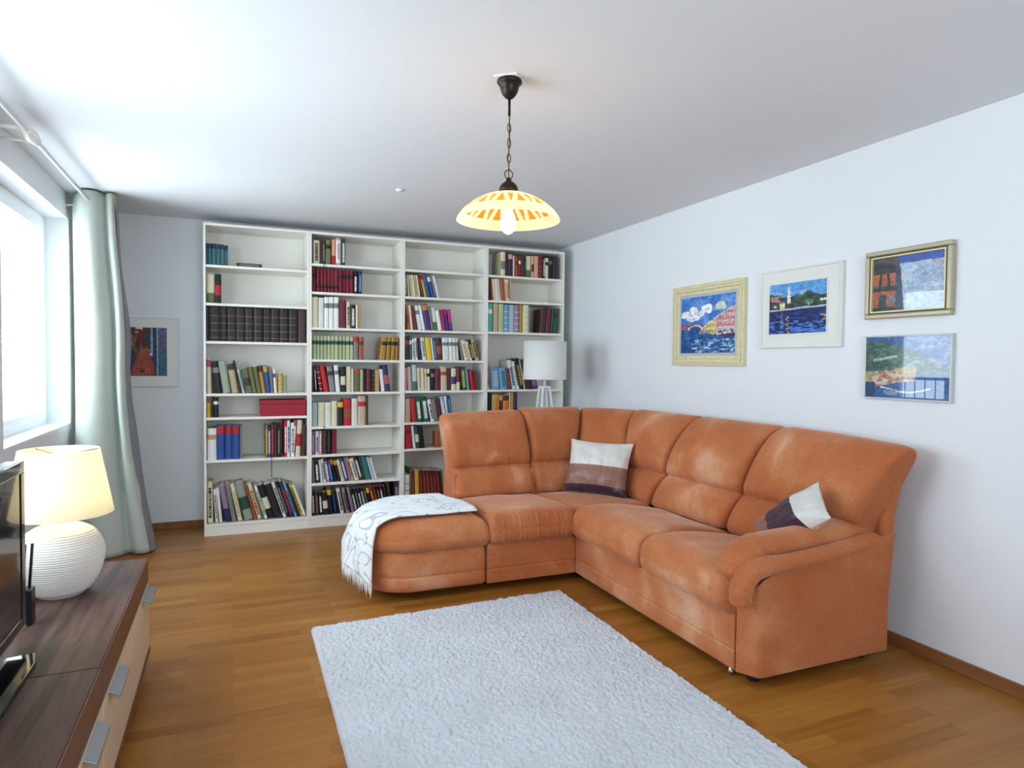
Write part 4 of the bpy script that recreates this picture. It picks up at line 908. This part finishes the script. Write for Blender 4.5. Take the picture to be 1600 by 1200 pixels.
# ---------------------------------------------------------------- tv benches
def bench(y0, y1, lab, handles, doors):
    r = thing('tv_bench', lab, 'tv bench', (-.6, (y0 + y1) / 2, 0), 'low walnut benches along the window wall')
    MB().box(-.86, y0 + .001, .398, -.358, y1 - .001, .5).build('top_board', M['bench_wood'], r, bevel=.002)
    MB().box(-.3575, y0 + .001, .392, -.352, y1 - .001, .499).build('front_edge', M['bench_edge'], r, bevel=.001)
    MB().box(-.85, y0 + .012, .07, -.37, y1 - .012, .397).build('carcass', M['bench_edge'], r)
    MB().box(-.82, y0 + .03, 0, -.42, y1 - .03, .069).build('plinth', M['black_plastic'], r)
    for (a, b) in doors:
        d = MB().box(-.369, a + .002, .095, -.350, b - .002, .388).build('drawer_front', M['bench_front'], r, bevel=.001)
        for h in handles:
            if a < h < b:
                mb = MB(); h0, h1 = h - .10, h + .10
                mb.add([(-.350, h0, .386), (-.350, h1, .386), (-.318, h1, .372), (-.318, h0, .372), (-.350, h0, .382), (-.350, h1, .382), (-.318, h1, .355), (-.318, h0, .355)],
                       [(0, 1, 2, 3), (7, 6, 5, 4), (0, 4, 5, 1), (1, 5, 6, 2), (2, 6, 7, 3), (3, 7, 4, 0)])
                mb.build('handle', M['alu'], d, bevel=.001)['label'] = 'brushed metal grip'
    MB().box(-.365, y0 + .005, .075, -.345, y1 - .005, .094).build('lower_rail', M['bench_edge'], r)
    return r
bench(2.222, 3.385, 'low dark walnut television bench holding the ceramic table lamp', (3.25, 2.41), ((2.225, 2.80), (2.80, 3.382)))
bench(1.05, 2.220, 'low dark walnut television bench nearest the camera, under the television', (2.03, 1.2), ((1.053, 1.64), (1.64, 2.217)))

# ---------------------------------------------------------------- television
tv = thing('television', 'black flat screen television at the left edge, on the walnut bench', 'television', (-.6, 2.0, .5))
MB().box(-.645, 1.56, .565, -.600, 2.475, 1.082).build('tv_body', M['black_plastic'], tv, bevel=.004)
MB().frame(1.56, .565, 2.475, 1.082, .035, -.600, -.594).build('bezel', M['black_gloss'], tv, bevel=.002)
MB().box(-.5995, 1.595, .60, -.597, 2.44, 1.047).build('screen', M['black_gloss'], tv)
MB().box(-.5935, 1.57, .566, -.592, 2.465, .571).build('bottom_trim', M['alu'], tv)
MB().box(-.64, 1.93, .512, -.612, 2.07, .566).build('neck', M['black_plastic'], tv)
MB().prism([(-.72, 1.70), (-.545, 1.66), (-.53, 1.72), (-.53, 2.30), (-.545, 2.375), (-.72, 2.33)], .501, .514).build('stand_base', M['black_gloss'], tv, bevel=.004)

# router like box behind the television
rt = thing('small_electronic_box', 'small black upright box with thin fins, between television and table lamp', 'electronic box', (-.64, 2.70, .5))
MB().box(-.668, 2.655, .5, -.622, 2.705, .622).build('box_body', M['black_plastic'], rt, bevel=.004)
for (dx, dy) in ((-.010, 0), (.008, .012)):
    mb = MB(); x, y = -.645 + dx, 2.68 + dy
    mb.add([(x - .004, y - .006, .60), (x + .004, y - .006, .60), (x + .004, y + .006, .60), (x - .004, y + .006, .60), (x + .006, y + .0, .77), (x + .014, y + .0, .77), (x + .014, y + .010, .77), (x + .006, y + .010, .77)],
           [(0, 3, 2, 1), (4, 5, 6, 7), (0, 1, 5, 4), (1, 2, 6, 5), (2, 3, 7, 6), (3, 0, 4, 7)])
    mb.build('fin', M['black_gloss'], rt)

# ---------------------------------------------------------------- table lamp
lx, ly = -.605, 2.985
tl = thing('table_lamp', 'lit table lamp with ribbed white ceramic bowl base and cream shade', 'lamp', (lx, ly, .5))
prof = [(.0, .5), (.072, .5), (.078, .503)]
ctrl = [(.078, .503), (.105, .53), (.128, .57), (.142, .615), (.146, .655), (.138, .695), (.115, .735), (.085, .758), (.05, .770), (.028, .776)]
pts = cat([(r, z, 0) for r, z in ctrl], 16)
for i, p in enumerate(pts):
    rib = .0019 * math.sin(p.y * 2 * math.pi / .0085) if .52 < p.y < .745 else 0
    prof.append((p.x + rib, p.y))
MB().lathe(prof, (lx, ly, 0), 64).build('ceramic_base', M['ceramic'], tl, smooth=True)
MB().lathe([(.0, .775), (.022, .775), (.022, .815), (.017, .82), (.017, .86), (0, .86)], (lx, ly, 0), 20).build('bulb_socket', M['white_frame'], tl, smooth=True)
SB, ST, Z0, Z1 = .178, .132, .808, 1.055
MB().lathe([(SB, Z0), (ST, Z1), (ST - .002, Z1), (SB - .002, Z0)], (lx, ly, 0), 64).build('lamp_shade', M['shade_cream'], tl, smooth=True)
m_ = MB(); 
for a in (0.3, 0.3 + 2.094, 0.3 + 4.189): m_.tube([(lx, ly, 1.03), (lx + (ST - .002) * math.cos(a), ly + (ST - .002) * math.sin(a), 1.05)], .0018, 6)
m_.lathe([(0, 1.026), (.012, 1.026), (.012, 1.036), (0, 1.036)], (lx, ly, 0), 12); m_.tube([(lx, ly, .86), (lx + .03, ly, .92), (lx + .03, ly, .99), (lx, ly, 1.03)], .0015, 6)
m_.build('shade_carrier', M['brass_old'], tl)
M['bulb2'] = emit('lit_table_bulb', (1.0, .86, .62, 1), BULB_TABLE)
MB().lathe([(.012, .86), (.018, .875), (.028, .90), (.030, .922), (.022, .945), (.008, .957), (0, .958)], (lx, ly, 0), 20).build('light_bulb', M['bulb2'], tl, smooth=True)

# ---------------------------------------------------------------- curtain rod and curtain
RX, RZ = -.897, 2.484
rd = thing('curtain_rod', 'cream painted curtain rod running above the windows', 'curtain rod', (RX, 2.9, RZ))
MB().tube([(RX, -.1, RZ), (RX, 5.50, RZ)], .0125, 14).build('pole', M['rod'], rd, smooth=True)
def finial(y, name):
    mb = MB()
    pr = [(.0, -.10), (.012, -.10), (.02, -.088), (.02, -.078), (.013, -.068), (.022, -.05), (.031, -.02), (.032, .0), (.028, .03), (.018, .055), (.014, .065), (.022, .075), (.022, .088), (.013, .1), (0, .10)]
    rings = [[(RX + r * math.cos(2 * math.pi * k / 20), y + z, RZ + r * math.sin(2 * math.pi * k / 20)) for k in range(20)] for r, z in pr]
    mb.loft(rings, True, False).build(name, M['rod'], rd, smooth=True)
finial(3.93, 'joint_bead'); finial(.9, 'joint_bead')
for y in (3.83, 4.03, .8, 1.0):
    mb = MB(); mb.tube([(RX, y, RZ), (-.96, y, RZ + .006), (XL, y, RZ)], .009, 8); 
    b_ = mb.build('bracket', M['rod'], rd, smooth=True)
mb = MB(); mb.tube([(RX, 5.47, RZ), (-.98, 5.47, RZ - .01), (XL, 5.47, RZ - .02)], .007, 8); mb.build('bracket', M['rod'], rd, smooth=True)
mb = MB(); mb.box(XL, 5.45, RZ - .05, XL + .006, 5.49, RZ + .01); mb.build('wall_plate', M['rod'], rd)

def make_curtain():
    root = thing('curtain', 'long sage green curtain hanging from the rod in the window corner', 'curtain', (-.8, 5.4, 0))
    # fold line in plan at the top and at the hem
    top = [(-1.035, 5.61), (-1.02, 5.50), (-.985, 5.42), (-.95, 5.33), (-.90, 5.30), (-.86, 5.31), (-.83, 5.36), (-.81, 5.40), (-.79, 5.35), (-.765, 5.34), (-.75, 5.40), (-.76, 5.48), (-.80, 5.53), (-.84, 5.49), (-.87, 5.54), (-.84, 5.58)]
    mid = [(-1.04, 5.63), (-1.02, 5.52), (-.985, 5.42), (-.94, 5.33), (-.88, 5.30), (-.82, 5.32), (-.785, 5.38), (-.76, 5.43), (-.735, 5.35), (-.705, 5.35), (-.685, 5.41), (-.685, 5.49), (-.72, 5.54), (-.78, 5.50), (-.81, 5.56), (-.78, 5.60)]
    bot = [(-1.04, 5.66), (-1.02, 5.54), (-.985, 5.42), (-.93, 5.33), (-.87, 5.29), (-.79, 5.31), (-.72, 5.36), (-.68, 5.42), (-.63, 5.36), (-.575, 5.36), (-.54, 5.42), (-.53, 5.50), (-.58, 5.56), (-.65, 5.52), (-.70, 5.58), (-.68, 5.62)]
    T_, M_, B_ = (cat([(x, y, 0) for x, y in q], 8) for q in (top, mid, bot))
    n = len(T_); rows = 70; rings = []
    for r in range(rows + 1):
        t = r / rows; z = 2.546 - (2.546 - .012) * t
        row = []
        for i in range(n):
            if t < .45: f = t / .45; f = f * f * (3 - 2 * f); p = T_[i] * (1 - f) + M_[i] * f
            else: f = (t - .45) / .55; f = f ** 1.7; p = M_[i] * (1 - f) + B_[i] * f
            w = noise.noise(Vector((i * .05, z * 1.3, 2))) * .012 * min(1, t * 4)
            tb = 1.0
            zz = z
            row.append((p.x + w, p.y + w, zz))
        rings.append(row)
    mb = MB(); mb.loft(rings, False, False)
    o = mb.build('curtain_cloth', M['curtain'], root, smooth=True, recalc=False)
    s = o.modifiers.new('thick', 'SOLIDIFY'); s.thickness = .003; s.offset = 0
    M['band'] = plain('curtain_heading', 'A9A896', .9)
    hb = [[(x + .004, y, z) for x, y, z in [rings[k][i] for i in range(int(n * .55), int(n * .75))]] for k in range(0, 4)]
    MB().loft([[(p[0] + .003, p[1] - .003, p[2]) for p in r] for r in hb], False, False).build('heading_tape', M['band'], root, smooth=True, recalc=False)
    # darker lining edge showing at the side
    M['lining'] = plain('grey_lining', '8E8D95', .9)
    ls = [[(rings[k][i][0] + .010 + .004 * math.sin(k * .3), rings[k][i][1] + .012, rings[k][i][2]) for i in range(int(n * .62), int(n * .74))] for k in range(2, rows + 1)]
    MB().loft(ls, False, False).build('lining', M['lining'], root, smooth=True, recalc=False)['label'] = 'grey lining at the curtain edge'
make_curtain()

# ---------------------------------------------------------------- pictures
def fbm(x, y, seed=0, octv=5, s=4.0):
    rs = np.random.RandomState(seed); out = np.zeros_like(x); amp = 1; tot = 0
    for k in range(octv):
        g = rs.rand(64, 64); fx = x * s % 63; fy = y * s % 63; xi = fx.astype(int); yi = fy.astype(int); a = fx - xi; b = fy - yi
        a = a * a * (3 - 2 * a); b = b * b * (3 - 2 * b)
        v = g[xi, yi] * (1 - a) * (1 - b) + g[xi + 1, yi] * a * (1 - b) + g[xi, yi + 1] * (1 - a) * b + g[xi + 1, yi + 1] * a * b
        out += v * amp; tot += amp; amp *= .55; s *= 2.1
    return out / tot
def C3(h): return np.array([int(h[i:i + 2], 16) / 255. for i in (0, 2, 4)])
def put(img, mask, h, soft=1.0):
    m = np.clip(np.asarray(mask, dtype=float), 0, 1)[..., None] * soft; img[:] = img * (1 - m) + C3(h) * m
def ell(x, y, cx, cy, rx, ry, n=None): return (((x - cx) / rx) ** 2 + ((y - cy) / ry) ** 2 + (n if n is not None else 0) < 1).astype(float)

def art_canal(x, y):          # houses along a canal under a cloudy sky
    im = np.zeros(x.shape + (3,)); n = fbm(x, y, 1, 5, 9); n2 = fbm(x, y, 2, 4, 22)
    put(im, np.ones_like(x), '3F78C4'); put(im, (y > .5) * np.clip((n - .45) * 4, 0, 1), '6C9ED8')
    for cx, cy, rx, ry in ((.10, .68, .09, .07), (.26, .73, .08, .12), (.22, .63, .16, .05), (.48, .78, .11, .09), (.40, .70, .07, .05)):
        put(im, ell(x, y, cx, cy, rx, ry, (n - .5) * 2.4), 'F0F1EE'); put(im, ell(x, y, cx + .02, cy - .02, rx * .5, ry * .4, (n - .5) * 2), 'BFD0D8', .6)
    put(im, (y < .47 + (n - .5) * .03), '1F5590')
    dome = ell(x, y, .74, .76, .10, .12); put(im, dome * (y > .74), 'C9D2C0')
    bh = .40 + .40 * np.clip((x - .38) / .62, 0, 1) ** .75
    hs = (x > .36) & (y < bh) & (y > .34 - .08 * np.clip((x - .5) * 2, 0, 1)); put(im, hs, 'D7A0A0')
    put(im, hs & (x > .5) & (x < .66), 'D8C784'); put(im, hs & (x < .5), 'D99A76'); put(im, hs & (np.abs(y - bh) < .018), 'F0E3D4')
    put(im, hs & (x > .66) & ((x * 22 % 1) < .45) & ((y * 9 % 1) < .5), '8C6A92', .8); put(im, hs & (x > .5) & (x < .66) & ((x * 20 % 1) < .4) & ((y * 9 % 1) < .5), '9C7F4A', .8)
    put(im, hs & (x > .66) & ((y * 9 % 1) > .86), 'F0C9B0', .8); put(im, (x > .66) & (y > .33) & (y < .40), 'E4E8E6', .8)
    put(im, (x > .64) & (y < .33) & (y > .27 + .02 * n), '6A2238'); put(im, (x > .67) & (x < .85) & (np.abs(y - .325) < .008), 'F4C9C4')
    put(im, (x < .42) & (y < .52 - .04 * np.abs(x - .2)) & (y > .42), '8C5A5E'); put(im, ell(x, y, .28, .42, .12, .06), '1F5590'); put(im, (np.abs(np.sqrt(((x - .28) / .13) ** 2 + ((y - .42) / .075) ** 2) - 1) < .13) & (y > .42), 'E8D2B4')
    put(im, (y < .40) * np.clip((n2 - .52) * 9, 0, 1) * (n > .48), '3C8AC2', .8); put(im, (y < .24) * np.clip((fbm(x, y * 3, 5, 4, 16) - .55) * 12, 0, 1) * (x > .2), 'C8DCE6', .85); put(im, (y < .4) * np.clip((.42 - n2) * 9, 0, 1), '17386E', .8)
    return im
def art_harbour(x, y):        # village shore with a white church tower and its reflection
    im = np.zeros(x.shape + (3,)); n = fbm(x, y, 11, 5, 10); n2 = fbm(x, y * 3, 12, 4, 12)
    put(im, np.ones_like(x), '5C9BD6'); put(im, (y > .6) * np.clip((n - .5) * 4, 0, 1), '86B8E0')
    h = .72 + .10 * np.clip(.35 - x, 0, 1) * 2 + (n - .5) * .12 + .10 * np.exp(-((x - .72) / .08) ** 2) + .04 * np.exp(-((x - .5) / .06) ** 2)
    put(im, y < h, '2C3A3A'); put(im, (y < h) * np.clip((n - .5) * 8, 0, 1), '3F5E40'); put(im, (y < h) & (n2 > .62), '55536A')
    put(im, (x < .25) & (y > .64) & (y < .76) & (n > .5), 'C88E86', .8); put(im, (np.abs(x - .36) < .03 * np.clip((.99 - y) * 4, 0, 1)) & (y > .6) & (y < .93), 'E9E6D8')
    put(im, (np.abs(x - .24) < .045) & (np.abs(y - .56) < .06), 'E2DC9E'); put(im, (np.abs(x - .11) < .02) & (np.abs(y - .55) < .02), 'D8DC9A')
    put(im, (x > .9) & (np.abs(y - .62) < .02), 'E9D9D4'); put(im, ell(x, y, .71, .6, .07, .05), '6C9A7C', .8); put(im, (np.abs(x - .71) < .006) & (y < .6) & (y > .3), 'D8E4E0')
    put(im, (y < .49 + .03 * x), '1C2A58'); put(im, (np.abs(y - .475 - .03 * x) < .016), 'B9BCC8'); put(im, (y < .44) * np.clip((n2 - .5) * 8, 0, 1), '24449A', .8); put(im, (y < .25) * np.clip((n2 - .52) * 10, 0, 1), '4C86DC', .9)
    put(im, (np.abs(x - .34 - .02 * np.sin(y * 60)) < .022) & (y < .34), 'B89C98', .8); put(im, (np.abs(x - .23 - .02 * np.sin(y * 70)) < .022) & (y > .22) & (y < .42), '9A8C98', .7); put(im, (y < .45) * np.clip((.40 - n2) * 8, 0, 1), '10162F', .8)
    put(im, (x > .9) & (y < .35) & (y > .2) & (n2 > .5), 'C8A8A4', .8)
    return im
def art_timber(x, y):         # half timbered wall and a pale sky, pastel
    im = np.zeros(x.shape + (3,)); n = fbm(x, y, 21, 5, 7); n2 = fbm(x, y, 22, 4, 16)
    put(im, np.ones_like(x), '9DB8D2'); put(im, np.clip((n - .5) * 4, 0, 1), 'C2CCD6'); put(im, np.clip((n2 - .6) * 8, 0, 1), 'C9A8B8', .7); put(im, (y > .86), '2A52A8')
    wl = x < .38 + .08 * (1 - y); put(im, wl, 'B0674A'); put(im, wl & (y > .70), '3A3E42'); put(im, wl & (np.abs(y - .42) < .05), '3C444C'); put(im, wl & (x > .33), '3A4A64')
    put(im, wl & (np.abs(x - .12 - .08 * (y - .7)) < .018) & (y > .4), '3F3A3C'); put(im, wl & (np.abs(x - .22 - .1 * (.7 - y)) < .018) & (y > .4), '3F3A3C'); put(im, wl & (x > .09) & (x < .20) & (y < .30), '3C4650'); put(im, ell(x, y, .28, .2, .05, .09), '6C8494', .8)
    put(im, wl * np.clip((n2 - .55) * 6, 0, 1), '5E5650', .6); put(im, (y < .08) & wl, '30423E')
    return im
def art_coast(x, y):          # houses on a green headland above blue water, pastel
    im = np.zeros(x.shape + (3,)); n = fbm(x, y, 31, 5, 7); n2 = fbm(x, y * 1.5, 32, 4, 16)
    put(im, np.ones_like(x), '2F5A92'); put(im, (y > .6) * np.clip((n - .45) * 4, 0, 1), '5C86B8')
    hl = (y > .38 + .1 * (n - .5)) & (y < .95 - .55 * np.clip(x - .25, 0, 1) + .14 * (n - .5)); put(im, hl, '3E5A56'); put(im, hl * np.clip((n2 - .5) * 6, 0, 1), '5E7E66')
    put(im, hl & (np.abs(y - .66 - .25 * (x - .3)) < .022) & (x > .1) & (x < .4), 'A9B69E')
    vg = (np.abs(y - .34 + .16 * (.3 - x)) < .12 + .05 * (n - .5)) & (x < .62); put(im, vg, 'A58A7A'); put(im, vg * np.clip((n2 - .5) * 8, 0, 1), 'D9C6AC'); put(im, vg * np.clip((.42 - n2) * 8, 0, 1), 'B0604E'); put(im, vg & (n > .58), 'A6A45C', .7)
    put(im, (np.abs(y - .14 - .04 * np.sin(x * 9)) < .012) & (x > .2) & (x < .8), 'C9D2D6'); put(im, ell(x, y, .32, .1, .09, .05, n - .5), '9AA6A4', .7); put(im, (x > .5) & (y > .5) & (n2 > .55), 'B8A8C4', .55); put(im, (y < .25) & (x < .12), '2A4A6A')
    return im
def art_street(x, y):         # narrow red street between dark figures
    im = np.zeros(x.shape + (3,)); n = fbm(x, y, 41, 5, 6); n2 = fbm(x, y * .6, 42, 4, 16)
    put(im, np.ones_like(x), '343A58'); put(im, (x > .72), '43627A'); put(im, (x > .8) & (y > .55), '6E5A80', .8); put(im, (x < .6) & (y > .45) & (n > .45), '5A2A22'); put(im, (x > .15) & (x < .5) & (y > .7) & (n2 > .4), '6A2A22')
    put(im, (np.abs(x - .42) < .10 + .45 * np.clip(.55 - y, 0, 1)) & (y < .58) & (x < .68), '9A4A38'); put(im, (y < .3) & (x < .65) & (n2 > .55), 'B05A50', .7); put(im, ((x < .62) & (y > .3)).astype(float) * np.clip((n2 - .6) * 10, 0, 1), '8A7A4A', .7)
    put(im, (np.abs(x - .62) < .03) & (y > .4), '9AB4D0', .8); put(im, (np.abs(x - .765) < .012), 'A8C8C0', .9); put(im, (np.abs(x - .13) < .03) & (y > .55) & (y < .85), '8C7A70', .7); put(im, ell(x, y, .59, .45, .02, .02), 'F0F0E0'); put(im, ell(x, y, .38, .1, .05, .025), '2A1518')
    put(im, (x > .22) & (x < .4) & (y > .96), 'E0DCC8'); put(im, (x > .2) & (x < .3) & (np.abs(y - .9) < .02), 'B0A45A')
    return im
def canvas(name, fn, a0, a1, z0, z1, pos, parent, mat, axis='x', N=150):
    """flat painted sheet. On the right wall (axis x) the picture's left edge is the far (large y) side"""
    M2 = int(N * (z1 - z0) / abs(a1 - a0))
    u = np.linspace(0, 1, N + 1); v = np.linspace(0, 1, M2 + 1); uu, vv_ = np.meshgrid(u, v, indexing='ij')
    wx = (fbm(uu, vv_, 71, 3, 14) - .5) * .022; wy = (fbm(uu, vv_, 72, 3, 14) - .5) * .022
    im = fn(uu + wx, vv_ + wy); im = np.clip(im * (.78 + .44 * fbm(uu, vv_, 73, 3, 30))[..., None] + (fbm(uu, vv_, 74, 2, 26)[..., None] - .5) * .10, 0, 1); l = np.where(im <= .04045, im / 12.92, ((im + .055) / 1.055) ** 2.4)
    a = a0 + (a1 - a0) * uu; z = z0 + (z1 - z0) * vv_
    off = wloc(parent)
    if axis == 'x': V3 = np.stack([np.full_like(a, pos), a, z], -1)
    else: V3 = np.stack([a, np.full_like(a, pos), z], -1)
    V3 = V3.reshape(-1, 3) - np.array(off); idx = np.arange(V3.shape[0]).reshape(N + 1, M2 + 1)
    F = np.stack([idx[:-1, :-1], idx[1:, :-1], idx[1:, 1:], idx[:-1, 1:]], -1).reshape(-1, 4)
    me = bpy.data.meshes.new(name); me.from_pydata([tuple(p) for p in V3], [], [tuple(int(i) for i in f) for f in F])
    at = me.color_attributes.new('Col', 'FLOAT_COLOR', 'POINT')
    c4 = np.concatenate([l.reshape(-1, 3), np.ones((V3.shape[0], 1))], -1); at.data.foreach_set('color', c4.ravel())
    me.materials.append(mat); o = bpy.data.objects.new(name, me); COL.objects.link(o); o.parent = parent
    return o
M['gilt_cream'] = plain('cream_gilt_frame', 'DDD2A8', .45, var=.08, vscale=30); M['linen'] = plain('grey_linen_liner', 'B8B9BE', .9)
M['mat_white'] = plain('white_mount', 'E6E4DE', .8); M['champagne'] = plain('champagne_frame', 'B4AC90', .4, .35); M['dark_inlay'] = plain('dark_inlay', '3A1E1C', .4); M['pale_gold'] = plain('pale_gold_fillet', 'DCCF98', .4, .2)
M['silver_frame'] = plain('pale_silver_frame', 'C9C9C4', .4, .2)
W = XR - .001
p = thing('framed_picture', 'canal painting with clouds in a wide cream frame, farthest on the right wall', 'picture', (XR, 3.75, 1.68), 'pictures on the right wall')
MB().frame(3.375, 1.397, 4.125, 1.972, .045, XR - .030, W).frame(3.390, 1.412, 4.110, 1.957, .012, XR - .038, XR - .029).frame(3.42, 1.442, 4.08, 1.927, .025, XR - .022, W).build('frame', M['gilt_cream'], p, bevel=.004)
MB().frame(3.445, 1.467, 4.055, 1.902, .018, XR - .018, W).build('liner', M['linen'], p)
canvas('painting', art_canal, 4.038, 3.462, 1.484, 1.886, XR - .014, p, M['canvas'])
p = thing('framed_picture', 'shore scene with church tower in a broad white mount, second from the sofa corner', 'picture', (XR, 2.93, 1.74), 'pictures on the right wall')
MB().frame(2.632, 1.508, 3.232, 1.980, .012, XR - .024, W).build('frame', M['mat_white'], p, bevel=.003)
MB().box(XR - .014, 2.643, 1.519, W, 3.221, 1.969).build('mount', M['mat_white'], p)
canvas('painting', art_harbour, 3.165, 2.738, 1.592, 1.893, XR - .0146, p, M['canvas'])
MB().frame(2.728, 1.584, 3.173, 1.901, .008, XR - .018, XR - .0142).build('bevel_edge', M['mat_white'], p)
p = thing('framed_picture', 'half timbered house picture in a champagne frame, upper of the nearest pair', 'picture', (XR, 2.25, 1.82), 'pictures on the right wall')
MB().frame(2.030, 1.645, 2.484, 1.990, .024, XR - .034, W).build('frame', M['champagne'], p, bevel=.006)
MB().frame(2.052, 1.667, 2.462, 1.968, .010, XR - .026, W).build('inlay', M['dark_inlay'], p)
MB().frame(2.061, 1.676, 2.453, 1.959, .007, XR - .029, W).build('fillet', M['pale_gold'], p)
canvas('painting', art_timber, 2.447, 2.067, 1.682, 1.953, XR - .016, p, M['print'])
p = thing('framed_picture', 'coastal village picture in a thin pale frame, lower of the nearest pair', 'picture', (XR, 2.25, 1.4), 'pictures on the right wall')
MB().frame(2.024, 1.236, 2.482, 1.560, .008, XR - .024, W).build('frame', M['silver_frame'], p, bevel=.002)
canvas('painting', art_coast, 2.474, 2.032, 1.244, 1.552, XR - .020, p, M['print'])
p = thing('framed_picture', 'small dark red street picture in a white mount on the back wall', 'picture', (-.6, YB, 1.46))
MB().frame(-.806, 1.182, -.399, 1.742, .008, YB - .018, YB - .001, axis='y').build('frame', M['mat_white'], p, bevel=.002)
MB().box(-.799, YB - .010, 1.189, -.406, YB - .001, 1.735).build('mount', M['mat_white'], p)
canvas('painting', art_street, -.775, -.487, 1.266, 1.658, YB - .0106, p, M['canvas'], axis='y')
MB().frame(-.780, 1.261, -.482, 1.663, .005, YB - .013, YB - .0102, axis='y').build('bevel_edge', M['mat_white'], p)
